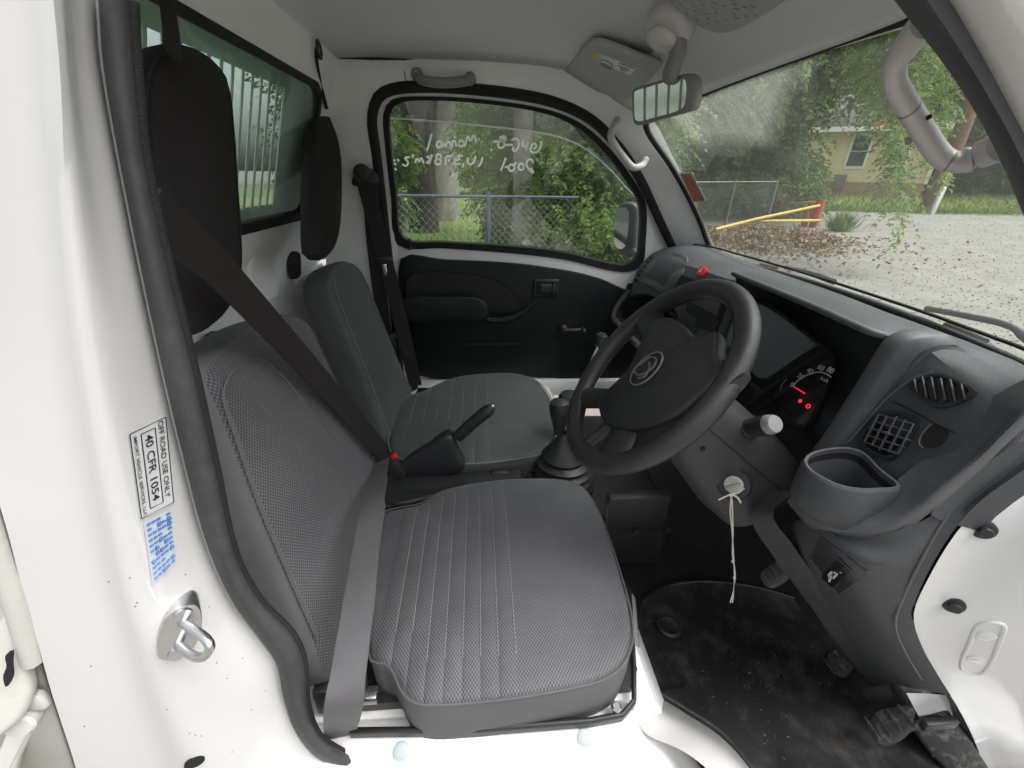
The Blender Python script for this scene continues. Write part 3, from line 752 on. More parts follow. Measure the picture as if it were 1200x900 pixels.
seal = pixloft('doorway_weatherstrip', [(WO, dict(Y=.001)), (WO, dict(Y=-.006)), (WM, dict(Y=-.012)), (WM2, dict(Y=-.004)), (WI, dict(Y=.010)), (WI, dict(Y=.030))], RUBBER, truck, n=90, sub=3, ang=70)
tube('weatherstrip_lip', cr([P(a, b, Y=.004) for a, b in WI], 120), .0042, RUBBERB, seal, seg=8)
tube('weatherstrip_trim', cr([P(a - .5, b, Y=-.006) for a, b in WO], 120), .0009, GREYP, seal, seg=6)
PT = bvh(pillar)
# stickers on the pillar
SP1 = [(149, 507), (193, 486), (203, 590), (164, 610)]
sticker('compliance_sticker', PT, SP1, PAPER, pillar)
decal_text('sticker_text', 'OFF ROAD USE ONLY', PT, SP1, .82, .46, .20, .86, INK, pillar)
decal_text('sticker_text', '40 CFR 1054', PT, SP1, .48, .49, .30, .74, INK, pillar)
decal_text('sticker_text', 'IMPORT VEHICLE SERVICES, LLC', PT, SP1, .13, .52, .13, .90, INK, pillar)
def frame_pts(u0, u1, v0, v1): return [(u0, v0), (u1, v0), (u1, (v0 + v1) / 2), (u1, v1), (u0, v1), (u0, (v0 + v1) / 2), (u0, v0)]
multi('sticker_frame', [decal_line(PT, SP1, frame_pts(.30, .68, .08, .92), .0004)], INK, pillar)
multi('sticker_frame', [decal_line(PT, SP1, frame_pts(.02, .98, .02, .98), .0004)], INK, pillar)
SP2 = [(167, 612), (197, 597), (204, 660), (178, 686)]
sticker('tyre_pressure_sticker', PT, SP2, STICKBLUE, pillar)
rs = []
for i in range(11):
    for j in range(5):
        if random.random() < .12: continue
        u, v = .10 + .19 * j, .06 + .087 * i
        rs.append(decal_line(PT, SP2, [(u, v), (u + .06, v), (u + .13, v)], .0011 if random.random() < .75 else .002))
tag(multi('sticker_print', rs, BLUEINK, pillar), kind='stuff')
# door striker: plate, two screws, bent steel loop
sp, sn = hit(PT, 210, 731, .0)
su = (P(222, 700, Y=sp.y) - P(206, 762, Y=sp.y)).normalized(); sn = (V((.55, -.80, .05)) ).normalized(); su = (su - sn * su.dot(sn)).normalized(); sw = su.cross(sn)
sp = sp + sn * .013
ov = cr([sp + su * a_ * .88 + sw * b_ * .82 for a_, b_ in ((.034, -.004), (.032, .012), (.010, .020), (-.016, .020), (-.032, .012), (-.034, -.006), (-.024, -.018), (.020, -.018))], 40, True)
striker = plate('door_striker', ov, sn, .022, STEEL, truck, bev=.002)
for sgn in (1, -1):
    lathe('striker_screw', sp + su * .022 * sgn, sn, [(.0075, 0), (.007, .003), (.003, .0035)], STEEL, striker, seg=16)
fw = V((.86, -.50, .05)).normalized()
lp = [sp + su * .013 - sw * .0, sp + su * .013 + fw * .036, sp + su * .008 + fw * .046, sp - su * .006 + fw * .040, sp - su * .013 + fw * .024, sp - su * .013]
tube('striker_loop', cr(lp, 30), .0042, STEEL, striker, seg=12)
# paint chips and specks
sp_g = []
for a, b in ((425, 387), (403, 310), (282, 583), (262, 770), (518, 718), (672, 574), (704, 622), (606, 798), (624, 800), (588, 792), (752, 560), (822, 660), (780, 720), (720, 850), (648, 400), (575, 300), (338, 322), (420, 398)):
    p, nn = hit(PT, a / 2.647, 560 + b / 2.647, .0002)
    if p: sp_g.append(lathe_geo(p, nn, [(.0007, -.0003), (.0005, .0003)], 6))
tag(multi('paint_chips', sp_g, mat('chip_brown', (.12, .08, .05), .8), pillar), kind='stuff')
# drain hole low on the pillar
p, nn = hit(PT, 228, 893, .0005)
lathe('drain_hole', p, nn, [(.010, -.001), (.010, .0004)], MATTE, pillar, seg=24)

# --- loading bed side behind the cab corner, with its latch
bedY = -.070
bed = loft('bed_side', [[P(a, b, Y=bedY) for a, b in ((-60, 560), (0, 640), (45, 775), (98, 930))], [P(a, b, Y=bedY + .004) for a, b in ((-120, 620), (-60, 700), (-20, 820), (40, 960))]], OFFWHITE, truck, thick=.004)
loft('bed_panel', [[P(a, b, Y=bedY + .02) for a, b in ((0, 520), (40, 650), (60, 780), (125, 950))], [P(a, b, Y=bedY + .02) for a, b in ((-200, 560), (-160, 700), (-120, 820), (-60, 990))]], OFFWHITE, truck)
latch = pillow('bed_latch', [P(a, b, Y=bedY - .02) for a, b in ((-14, 738), (2, 734), (12, 748), (24, 790), (35, 815), (30, 835), (6, 846), (-4, 812), (-22, 770))], V((.25, -.95, .15)), .018, .006, .001, [OFFWHITE, OFFWHITE], truck, N=60)
plate('latch_slot', cr([P(a, b, Y=bedY - .0235) for a, b in ((3, 772), (9, 769), (12, 780), (16, 792), (12, 800), (6, 790), (7, 782))], 24, True), V((.25, -.95, .15)), .002, MATTE, latch)
lathe('latch_bolt', P(25, 848, Y=bedY - .02), (.25, -.95, .15), [(.012, -.01), (.012, .002), (.010, .0045), (.003, .005)], OFFWHITE, latch, seg=20)
rbox('latch_lug', P(42, 820, Y=bedY - .01), (.018, .010, .022), OFFWHITE, latch, bev=.004)
pillow('latch_handle', [P(a, b, Y=bedY - .018) for a, b in ((2, 868), (30, 856), (24, 880), (14, 905), (16, 960), (-20, 960), (-10, 890))], V((.25, -.95, .15)), .014, .005, .001, [OFFWHITE, OFFWHITE], truck, N=40)
tube('bed_edge_strip', cr([P(a, b, Y=bedY - .01) for a, b in ((-30, 560), (2, 655), (20, 710), (38, 775))], 30), .0075, OFFWHITE, truck, seg=8)

# --- front door pillar (right edge): black trim edge, white jamb with bolts, raked pillar above
RE = [(1290, 505), (1235, 532), (1195, 560), (1150, 592), (1118, 628), (1090, 674), (1071, 718), (1078, 752), (1096, 786), (1122, 828), (1142, 868), (1156, 910), (1160, 960)]
J1 = [(a + 30, b + 14) for a, b in RE]
J2 = [(1330, 545), (1300, 575), (1270, 600), (1240, 635), (1222, 665), (1205, 705), (1196, 742), (1203, 775), (1214, 805), (1230, 840), (1244, 880), (1256, 925), (1262, 970)]
J3 = [(1420, 600), (1400, 620), (1385, 645), (1370, 680), (1360, 710), (1350, 745), (1345, 780), (1350, 810), (1355, 835), (1360, 860), (1365, 900), (1370, 945), (1375, 990)]
jamb = pixloft('front_jamb', [(RE, dict(Y=.006)), (J1, dict(Y=.002)), (J2, dict(Y=-.03)), (J3, dict(Y=-.06))], WHITE, truck, n=60, sub=5, ang=80)
JT = bvh(jamb)
for a, b in ((1152, 620), (1117, 708)):
    p, nn = hit(JT, a, b, .0)
    dd = (V((-.55, -.8, .1))).normalized()
    bo = lathe('hinge_bolt', p, dd, [(.0125, -.003), (.0125, .002), (.0100, .0034), (.0068, .0036), (.0068, .0100), (.0060, .0110), (.0035, .0112)], BLACK, jamb, seg=18)
def stamp(pts, off, w):
    return [hit(JT, a, b, off)[0] for a, b in pts]
st = stamp([(1146, 733), (1160, 729), (1176, 732), (1172, 750), (1158, 782), (1146, 790), (1130, 786), (1127, 776), (1135, 756)], -.0008, 0)
tube('jamb_stamping', cr(st, 50, True), .0035, WHITE, jamb, seg=8, closed=True)
for a, b in ((1156, 745), (1144, 772)):
    p, nn = hit(JT, a, b, 0); lathe('jamb_stamping', p, nn, [(.012, -.004), (.011, .0015), (.007, .003), (.002, .0032)], WHITE, jamb, seg=20)
AI = [(1010, -60), (1050, 0), (1085, 45), (1125, 100), (1165, 170), (1200, 250), (1240, 350), (1290, 470)]
AO = [(1065, -70), (1110, 0), (1140, 50), (1168, 100), (1205, 170), (1240, 250), (1285, 350), (1340, 470)]
AM = [(a * .5 + c * .5, b * .5 + d * .5) for (a, b), (c, d) in zip(AI, AO)]
AW = [(1150, -90), (1200, 0), (1230, 50), (1262, 100), (1300, 170), (1335, 250), (1380, 350), (1430, 470)]
AW2 = [(1250, -110), (1300, 0), (1340, 50), (1370, 100), (1410, 170), (1450, 250), (1490, 350), (1530, 470)]
pixloft('pillar_weatherstrip', [(AI, dict(Y=.075)), (AI, dict(Y=.046)), (AM, dict(Y=.020)), (AO, dict(Y=.022)), (AO, dict(Y=.04))], mat('pillar_rubber', (.060, .062, .070), .55, bump=(300, .2), var=(10, .12)), truck, n=50, sub=4, ang=70)
pixloft('near_windscreen_pillar', [(AO, dict(Y=.028)), (AW, dict(Y=-.005)), (AW2, dict(Y=.02))], WHITE, truck, n=50, sub=5, ang=70)
# inner face of the near pillar closes the gap to the windscreen
aip = cr(PS(AI, Y=.06), 40); wse = [r[0] for r in wrows[::-1]]
loft('near_pillar_trim', [aip, [p.lerp(q_, .5) + V((0, .012, 0)) for p, q_ in zip(aip, lin(wse, 40))], lin(wse, 40)], TRIMWHITE, truck)
loft('near_roof_rail', [[V((x, y, z)) for y, z in ((.03, 1.065), (-.01, 1.02), (-.03, 1.0), (-.05, 1.03), (-.04, 1.09))] for x in (-.40, -.2, 0, .15, .26)], WHITE, truck, ang=60)
# driver's entry grip on that pillar: bent flat tube
gpix = [(1082, 28), (1066, 48), (1050, 72), (1049, 96), (1060, 118), (1085, 158), (1104, 184), (1122, 190), (1148, 182), (1172, 172)]
gyy = [.085, .10, .115, .12, .12, .12, .118, .11, .10, .075]
gpath = cr([P(a, b, Y=y) for (a, b), y in zip(gpix, gyy)], 60)
grip = tube('entry_grip', gpath, .0128, GRIPGREY, truck, seg=16, flat=.72, up=(.4, -.7, .5))
for k in (24, 45):
    tube('grip_joint', [gpath[k], gpath[k] + (gpath[k + 1] - gpath[k]).normalized() * .002], .01295, GREYP, grip, seg=16, flat=.72, up=(.4, -.7, .5))
pp = P(1089, 137, Y=.1085)
lathe('grip_screw', pp, (-.2, -.9, .3), [(.0022, -.004), (.0022, .0005)], MATTE, grip, seg=10)

# ================================================================== seats
def draped(tree, pts, n, off=.0006, k=20):
    out = []
    for p in lin(pts, k):
        h, _, _, _ = tree.ray_cast(p + V(n) * .2, -V(n))
        if h: out.append(h + V(n) * off)
    return out
# --- driver seat
seat = plate('driver_seat', [V((-.24, .055, .012)), V((.245, .055, .012)), V((.262, .08, .012)), V((.262, .46, .012)), V((-.24, .46, .012))], (0, 0, 1), .02, BLACK, truck)
tag(seat, 'grey knit driver seat nearest the open doorway, seat belt lying across it')
CUSH = [(434, 772), (452, 776), (462, 790), (470, 808), (488, 822), (540, 822), (600, 816), (660, 806), (705, 795), (730, 778), (742, 750), (740, 715), (728, 670), (712, 622), (698, 590), (683, 570), (660, 562), (620, 560), (570, 563), (520, 573), (492, 588), (470, 592), (447, 600), (436, 650), (428, 720)]
out3 = PS(CUSH, Z=.105)
CUSHN = V((-.02, -.03, 1)).normalized()
cushion = pillow('cushion', out3, CUSHN, .125, .020, .022, [SEATTOP, VINYLG], seat, N=110)
CTt = bvh(cushion)
tube('piping', [p for p in cr([p + V((0, 0, -.0055)) for p in out3], 140, True)], .0016, VINYLG, seat, seg=6, closed=True)
for i in range(8):
    xp = -.172 + .0275 * i + .0275
    y0 = .062 if i > 1 else .11
    tube('seam', draped(CTt, [V((xp, y0, .12)), V((xp, .445 - (.02 if i > 1 else .05), .12))], (0, 0, 1)), .0011, SEAM, seat, seg=5)
# backrest: plane leaning back
BN = V((1, 0, .22)).normalized(); BP = (V((-.222, 0, .08)), BN)
BACK = [(384, 790), (366, 742), (330, 660), (292, 570), (262, 492), (241, 440), (250, 418), (275, 398), (305, 378), (330, 366), (350, 366), (366, 376), (380, 405), (405, 460), (425, 505), (442, 535), (452, 560), (448, 590), (440, 660), (424, 740), (410, 790)]
bo3 = PS(BACK, pl=BP)
back = pillow('backrest', bo3, BN, .10, .026, .016, [SEATBK, VINYLG], seat, N=110)
BT = bvh(back)
seam_pix = [(372, 745), (338, 668), (303, 585), (278, 512), (262, 462), (268, 440), (285, 426), (303, 420), (330, 440), (360, 478), (395, 525)]
sp3 = [hit(BT, a, b, .001)[0] for a, b in seam_pix]
tube('bolster_seam', cr([p for p in sp3 if p], 60), .0016, SEAMB, seat, seg=6)
tube('bolster_seam', cr([p + V((.002, -.007, 0)) for p in sp3[:6] if p], 40), .0012, SEAMB, seat, seg=6)
tube('top_seam', cr([p for p in [hit(BT, a, b, .001)[0] for a, b in ((362, 372), (345, 388), (333, 398), (318, 404))] if p], 16), .0014, SEAM, seat, seg=6)
# slide frame under the cushion
frame = loft('slide_frame', [[P(a, b, Z=.0) + V((0, 0, z)) for a, b in ((412, 862), (560, 860), (690, 850), (728, 843), (742, 826), (742, 790), (737, 700), (700, 640))] for z in (.0, .018)], BLACK, seat, ang=30, thick=.006)
lathe('frame_bolt', P(722, 830, Z=.014), (0, 0, 1), [(.009, 0), (.009, .004), (.006, .007), (.002, .007)], STEEL, seat, seg=6)
rbox('slide_lever', P(432, 815, Z=.03), (.03, .02, .02), STEEL, seat, bev=.003)
rbox('slide_catch', P(425, 800, Z=.05), (.012, .02, .03), BLACK, seat, bev=.002)
rbox('rear_frame', (-.25, .2, .03), (.03, .30, .06), BLACK, seat, bev=.004)

# --- passenger seat
pseat = tag(rbox('passenger_seat', (-.02, .95, -.0), (.46, .40, .05), BLACK, truck, bev=.01), 'green grey passenger seat against the far door, its cloth toned down for weaker light')
PC = [(462, 532), (500, 540), (560, 541), (610, 535), (642, 527), (651, 508), (650, 482), (643, 460), (628, 444), (605, 437), (570, 437), (535, 441), (510, 450), (495, 458), (478, 462), (462, 480), (455, 510)]
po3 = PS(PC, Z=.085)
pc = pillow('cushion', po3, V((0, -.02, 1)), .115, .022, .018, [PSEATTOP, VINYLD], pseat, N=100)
PCT = bvh(pc)
tube('piping', cr([p + V((0, 0, -.006)) for p in po3], 130, True), .002, SEAMD, pseat, seg=6, closed=True)
for i in range(7):
    xp = -.285 + .040 * (i + 1) + .025
    tube('seam', draped(PCT, [V((xp, .775, .1)), V((xp, 1.12 - (.03 if i < 2 else 0), .1))], (0, 0, 1)), .0014, SEAMD, pseat, seg=5)
PBN = V((1, 0, .32)).normalized(); PBP = (V((-.262, 0, .05)), PBN)
PB = [(462, 528), (438, 468), (412, 405), (390, 352), (384, 328), (390, 312), (404, 304), (418, 308), (428, 322), (450, 375), (470, 425), (484, 458), (478, 500)]
pb3 = PS(PB, pl=PBP)
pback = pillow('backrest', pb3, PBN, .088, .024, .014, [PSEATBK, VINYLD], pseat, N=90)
tube('bolster_seam', cr([p for p in [hit(bvh(pback), a, b, .001)[0] for a, b in ((460, 518), (446, 480), (424, 420), (404, 370), (394, 342), (392, 328))] if p], 40), .0016, SEAMD, pseat, seg=6)

# --- head pads hanging in front of the rear window
def headpad(base, outline, nrm_, label, strap, thick=.055):
    t = tag(pillow('head_pad', outline, nrm_, thick, .024, .010, [HEADPAD, HEADPAD], truck, N=80), label)
    pr_ = cr(outline, 90, True); cP = sum(pr_, V((0, 0, 0))) / 90
    tube('piping', [cP + (q - cP) * .955 - V(nrm_) * .0085 for q in pr_], .0022, HEADPAD, t, seg=6, closed=True)
    v, f = tube_geo(strap, .012, 10, flat=.35, up=(1, 0, .3)); mk('strap', v, f, RUBBERB, t)
    return t
HP = (V((-.345, 0, .75)), V((1, 0, .18)).normalized())
H1 = [(178, 110), (184, 72), (200, 52), (226, 48), (256, 66), (274, 96), (281, 150), (286, 220), (290, 280), (290, 320), (280, 356), (258, 384), (232, 390), (206, 372), (190, 300), (180, 200)]
headpad((-.36, .3, .56), PS(H1, pl=HP), HP[1], 'tall black cloth head pad above the driver seat', cr([P(202, 62, X=-.352), P(201, 40, X=-.365), P(197, 10, X=-.372), P(190, -40, X=-.372)], 12), thick=.07)
HP2 = (V((-.415, 0, .75)), V((1, 0, .18)).normalized())
H2 = [(372, 135), (380, 122), (390, 122), (399, 140), (403, 190), (403, 250), (398, 285), (386, 303), (374, 296), (370, 250), (370, 180)]
t2 = headpad((-.44, .98, .54), PS(H2, pl=HP2), HP2[1], 'narrow black head pad above the passenger seat, strap on a hook', cr([P(383, 128, X=-.425), P(376, 100, X=-.428), P(371, 70, X=-.405), P(371, 56, X=-.398)], 16), thick=.05)
p = P(371, 58, X=-.394)
tube('hook', [p + V((.006, math.cos(a) * .014, math.sin(a) * .018)) for a in [2 * math.pi * k / 20 for k in range(20)]], .0035, BLACK, t2, seg=8, closed=True)

# ================================================================== seat belts
def ribbon_geo(path, wdirs, w, th=.0014):
    rows = []
    n = len(path)
    for i, p in enumerate(path):
        t = (path[min(i + 1, n - 1)] - path[max(i - 1, 0)]).normalized()
        d = wdirs[i]; d = (d - t * d.dot(t)).normalized(); nn = t.cross(d)
        h = w / 2 if not isinstance(w, list) else w[i] / 2
        rows.append([p + d * h + nn * th, p + d * h * .3 + nn * (th + .0004), p - d * h * .3 + nn * (th + .0004), p - d * h + nn * th, p - d * h - nn * th, p + d * h - nn * th])
    return [p for r in rows for p in r], grid_faces(len(rows), 6, True) + [tuple(range(6))[::-1], tuple((len(rows) - 1) * 6 + j for j in range(6))]
def ribbon(name, pts, wd, w, mt, parent, n=40):
    path = cr(pts, n); wds = cr(wd, n) if isinstance(wd, list) else [V(wd)] * n
    v, f = ribbon_geo(path, wds, w if not isinstance(w, list) else [w[int(i * (len(w) - 1) / (n - 1))] for i in range(n)]); return mk(name, v, f, mt, parent, ang=60)
up1, up2, up3 = P(176, 246, Y=.055), P(262, 338, Y=.18), P(452, 533, Y=.475)
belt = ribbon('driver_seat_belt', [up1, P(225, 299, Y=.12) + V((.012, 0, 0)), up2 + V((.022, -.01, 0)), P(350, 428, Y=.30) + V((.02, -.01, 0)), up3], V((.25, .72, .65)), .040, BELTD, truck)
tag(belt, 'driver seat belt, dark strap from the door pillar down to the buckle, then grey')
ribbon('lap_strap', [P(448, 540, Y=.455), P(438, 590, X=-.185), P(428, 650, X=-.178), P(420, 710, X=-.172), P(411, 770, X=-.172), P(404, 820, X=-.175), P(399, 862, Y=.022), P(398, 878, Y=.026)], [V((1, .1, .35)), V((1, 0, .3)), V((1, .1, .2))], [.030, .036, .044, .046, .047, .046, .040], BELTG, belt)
tg = P(457, 536, Y=.478)
rbox('buckle', tg + V((.004, .01, -.035)), (.03, .022, .075), BLACK, belt, axes=(V((1, 0, .4)), V((0, 1, 0)), V((-.4, 0, 1))), bev=.005)
rbox('release_button', tg + V((.010, .0, .004)), (.013, .012, .012), RED, belt, axes=(V((1, 0, .4)), V((0, 1, 0)), V((-.4, 0, 1))), bev=.003)
p = P(434, 566, Y=.43)
lathe('strap_stud', p + V((.004, -.006, .004)), (.6, -.6, .4), [(.006, -.002), (.005, .002), (.002, .0025)], BELTG, belt, seg=12)
rbox('floor_anchor', P(402, 872, Y=.03), (.05, .018, .012), BLACK, belt, bev=.004)
pbelt = ribbon('passenger_seat_belt', [P(428, 216, Y=1.15), P(437, 250, Y=1.16), P(450, 300, Y=1.17), P(468, 370, Y=1.175), P(487, 452, Y=1.18)], V((1, .15, 0)), .050, BELTD, truck)
tag(pbelt, 'black seat belt hanging from its guide on the far pillar')
dr = P(427, 212, Y=1.16)
pillow('guide', cr([P(a, b, Y=1.155) for a, b in ((412, 216), (414, 206), (420, 199), (428, 196), (436, 199), (442, 207), (442, 216), (430, 219), (420, 219))], 40, True), V((.1, -1, 0)), .03, .008, .003, [BLACK, BLACK], pbelt, N=40)
lathe('guide_cap', dr + V((0, -.012, .022)), (0, -1, 0), [(.026, 0), (.025, .012), (.018, .020), (.004, .022)], BLACK, pbelt, seg=24)
ribbon('return_strap', [P(436, 215, Y=1.165), P(436, 260, Y=1.185), P(443, 330, Y=1.19), P(452, 390, Y=1.2)], V((1, .15, 0)), .046, BELTD, pbelt)
tg2 = P(451, 316, Y=1.165)
rbox('tongue', tg2, (.016, .008, .040), CHROME, pbelt, bev=.003)
rbox('tongue_grip', tg2 + V((0, -.0, .035)), (.056, .016, .020), BLACK, pbelt, bev=.004)
tube('buckle_stalk', cr([P(486, 455, Y=1.19), P(480, 425, Y=1.19), P(472, 405, Y=1.19), P(462, 392, Y=1.2)], 16), [.014] * 8 + [.017] * 8, BLACK, pbelt, seg=10)
rbox('retractor_cover', P(452, 412, Y=1.205), (.10, .05, .16), BLACK, pbelt, bev=.01)

# ================================================================== dashboard
DS = [  # station Y : profile (X, Z) from the windscreen base over the pad and down the face
 (.004, [(.80, .485), (.72, .535), (.660, .556), (.605, .543), (.570, .520), (.548, .492), (.532, .455), (.522, .425), (.60, .395)]),
 (.030, [(.82, .506), (.73, .553), (.668, .571), (.614, .563), (.578, .543), (.554, .506), (.537, .460), (.525, .424), (.60, .392)]),
 (.100, [(.84, .519), (.75, .562), (.685, .579), (.620, .578), (.585, .564), (.562, .522), (.542, .458), (.526, .410), (.60, .38)]),
 (.138, [(.845, .521), (.76, .564), (.69, .583), (.621, .584), (.588, .574), (.566, .538), (.544, .455), (.524, .396), (.60, .372)]),
 (.142, [(.845, .522), (.76, .566), (.69, .585), (.620, .590), (.585, .583), (.566, .545), (.543, .455), (.522, .392), (.60, .37)]),
 (.176, [(.85, .523), (.76, .567), (.69, .587), (.615, .592), (.575, .586), (.562, .545), (.540, .455), (.520, .390), (.60, .37)]),
 (.182, [(.852, .524), (.76, .568), (.69, .587), (.610, .590), (.560, .580), (.560, .560), (.575, .46), (.545, .395), (.60, .37)]),
 (.192, [(.855, .524), (.76, .568), (.69, .588), (.60, .592), (.545, .583), (.675, .576), (.660, .47), (.572, .395), (.60, .37)]),
 (.30, [(.868, .526), (.77, .570), (.69, .590), (.60, .596), (.542, .588), (.685, .580), (.664, .47), (.572, .395), (.60, .37)]),
 (.54, [(.882, .530), (.78, .572), (.69, .592), (.60, .598), (.545, .590), (.685, .582), (.664, .47), (.572, .395), (.60, .37)]),
 (.565, [(.884, .530), (.78, .572), (.69, .590), (.605, .594), (.560, .586), (.570, .565), (.575, .47), (.550, .395), (.60, .37)]),
 (.59, [(.886, .531), (.78, .572), (.69, .585), (.635, .580), (.600, .565), (.585, .53), (.570, .45), (.555, .38), (.60, .33)]),
 (.66, [(.89, .532), (.78, .572), (.70, .582), (.645, .575), (.605, .556), (.592, .52), (.575, .44), (.558, .36), (.60, .28)]),
 (.86, [(.885, .531), (.78, .570), (.71, .578), (.655, .568), (.615, .548), (.598, .51), (.590, .44), (.585, .42), (.66, .41)]),
 (1.06, [(.865, .530), (.78, .566), (.70, .572), (.645, .560), (.605, .535), (.588, .50), (.578, .44), (.575, .41), (.66, .40)]),
 (1.15, [(.845, .528), (.78, .558), (.695, .562), (.640, .545), (.600, .515), (.582, .48), (.572, .42), (.570, .385), (.66, .38)]),
 (1.20, [(.83, .520), (.76, .548), (.690, .550), (.632, .530), (.595, .495), (.580, .455), (.572, .40), (.570, .36), (.66, .36)]),
 (1.235, [(.80, .50), (.75, .53), (.690, .536), (.640, .518), (.605, .485), (.590, .45), (.582, .40), (.58, .36), (.66, .36)]),
]
def dprof(p): return cr([V((a, 0, b)) for a, b in p[:5]], 17) + cr([V((a, 0, b)) for a, b in p[4:]], 15)[1:]
drows = [[V((q.x, y, q.z - (1 - smooth01((y - .75) / .3)) * (.011 * smooth01((q.x - .69) / .12) + .017 * smooth01((q.x - .59) / .07) * (1 - smooth01((q.x - .79) / .06))))) for q in dprof(p)] for y, p in DS]
ddash = []
for r0, r1 in zip(drows, drows[1:]):      # fill between stations
    k = max(1, int((r1[0].y - r0[0].y) / .03))
    for t in range(k): ddash.append([a.lerp(b, t / k) for a, b in zip(r0, r1)])
ddash.append(drows[-1])
dash = loft('dashboard', ddash, DASH, truck, ang=38)
tag(dash, 'dark grey plastic dashboard running under the windscreen')
plate('dash_end', [V((p.x, .0045, p.z)) for p in drows[0]], (0, -1, 0), .002, DASH, dash)
DT = bvh(dash)
def dpix(pts, off=.0): return [q for q in [hit(DT, a, b, off)[0] for a, b in pts] if q is not None]
# --- instrument cluster: face, lens, dial, tell-tales
CLN = V((-.93, 0, .36)).normalized()
fpl = (V((.594, 0, .48)), CLN)
facep = [P(a, b, pl=fpl) for a, b in ((870, 350), (975, 412), (978, 425), (951, 498), (940, 503), (840, 455))]
cluster = plate('instrument_cluster', cr(facep, 50, True), CLN, .006, GAUGE, dash)
cl = lambda a, b, off=.001: P(a, b, pl=(fpl[0] + CLN * off, CLN))
arcp = cr([cl(a, b) for a, b in ((929, 453), (934, 447), (941, 442), (950, 438), (960, 436), (968, 438), (974, 442))], 40)
tube('dial_scale', arcp, .0011, LIGHTMARK, dash, seg=5)
tube('dial_needle', [cl(930, 453, .004), cl(943, 461, .004)], [.0007, .0013], REDLIT, dash, seg=6)
cex = (cl(975, 455) - cl(950, 440)).normalized(); cex = (V((0, -1, 0)) - CLN * V((0, -1, 0)).dot(CLN)).normalized(); cey = CLN.cross(cex).normalized()
for s_, (a, b) in (('0', (928, 451)), ('20', (938, 441)), ('40', (949, 435)), ('60', (962, 431)), ('80', (973, 434))):
    text('dial_number', s_, cl(a, b, .002), cex, cey, .0135, LIGHTMARK, dash, 'CENTER')
text('dial_number', 'km/h', cl(966, 445, .002), cex, cey, .008, LIGHTMARK, dash, 'CENTER')
lathe('warning_lamp', cl(938, 470, .001), CLN, [(.0035, 0), (.0035, .001)], REDLIT, dash, seg=12)
tube('warning_lamp', [cl(947, 476, .0015) + cex * math.cos(t) * .0035 + cey * math.sin(t) * .0035 for t in [k * .6283 for k in range(10)]], .0011, REDLIT, dash, seg=5, closed=True)
tube('dial_ring', cr([cl(a, b, .001) for a, b in ((914, 457), (917, 450), (922, 444))], 12), .0010, GREYP, dash, seg=5)
plate('cluster_lens', cr([P(a, b, pl=(fpl[0] + CLN * .014, CLN)) for a, b in ((872, 356), (970, 412), (973, 424), (948, 493), (938, 498), (845, 452))], 50, True), CLN, .001, LENS, dash)
hl_ = [V((q[4].x if False else p_[4][0], y_, p_[4][1] + .001)) for y_, p_ in DS for q in [p_] if .18 < y_ < .57]
tube('hood_lip_highlight', cr(hl_, 40), .0055, DASHL, dash, seg=10)  # added bead; its lighter plastic stands in for a highlight on the lip
tube('pad_groove', cr([V((p_[1][0] - .03, y_, p_[1][1] + .0095)) for y_, p_ in DS if .02 < y_ < 1.16], 60), .0028, MATTE, dash, seg=6)
# --- edge bead between cluster and end panel
FB = [(.612, .5945), (.580, .5945), (.560, .588), (.550, .574), (.545, .545), (.536, .495), (.524, .435), (.514, .392), (.516, .382), (.54, .376)]
fbp = cr([V((x_, 0, z_)) for x_, z_ in FB], 34)
loft('face_band', [[V((p_.x + dx, y_, p_.z + dz)) for p_ in fbp] for y_, dx, dz in ((.140, .02, -.012), (.146, .004, -.003), (.151, 0, 0), (.172, 0, 0), (.178, .005, -.003), (.184, .05, -.02))], DASHL, dash, ang=60)
tube('panel_gap', cr(dpix([(1044, 396), (1020, 432), (1002, 462)], .0004), 20), .0008, MATTE, dash, seg=5)
# --- end panel: raised border, two vents, switch pocket
bpts = dpix([(952, 517), (972, 519), (990, 520), (1004, 508), (1022, 486), (1044, 463), (1068, 446), (1094, 437)], .001)
tube('panel_border', cr([p for p in bpts if p], 60), .0026, DASHL, dash, seg=8)
def vent(pix, name, kind):
    c = [q for q in [hit(DT, *q, .002) for q in pix] if q[0] is not None]; pts = [q[0] for q in c]; n = sum((q[1] for q in c), V((0, 0, 0))).normalized()
    ctr = sum(pts, V((0, 0, 0))) / len(pts)
    pl = [p - n * (p - ctr).dot(n) + n * .003 for p in pts]
    outer = cr(pl, 40, True); inner = [ctr + n * .003 + (p - ctr - n * .003) * .84 for p in outer]
    fr_ = flatring(name, outer, inner, n, .006, BLACK, dash)
    plate('vent_throat', [p - n * .006 for p in inner], n, .002, MATTE, dash)
    return ctr, n, inner
ctr, n, inn = vent([(1068, 449), (1088, 441), (1108, 441), (1128, 450), (1146, 461), (1130, 472), (1104, 479), (1086, 470), (1070, 458)], 'demister_vent', 0)
ex = (P(1146, 461, pl=(ctr, n)) - P(1070, 452, pl=(ctr, n))).normalized(); ey = n.cross(ex).normalized()
for i in range(6):
    o_ = (i - 2.5) * .0085
    rbox('vent_slat', ctr + ex * o_ * 1.1 + n * .002, (.0032, .032 if abs(i - 2.5) < 2 else .022, .008), BLACK, dash, axes=(ex * .9 + ey * .45, ey * .9 - ex * .45, n), bev=.001, seg=1)
ctr, n, inn = vent([(1030, 487), (1042, 482), (1062, 484), (1078, 492), (1076, 504), (1060, 528), (1046, 540), (1032, 537), (1014, 526), (1010, 516)], 'air_vent', 1)
ex = (P(1078, 495, pl=(ctr, n)) - P(1036, 484, pl=(ctr, n))).normalized(); ey = n.cross(ex).normalized()
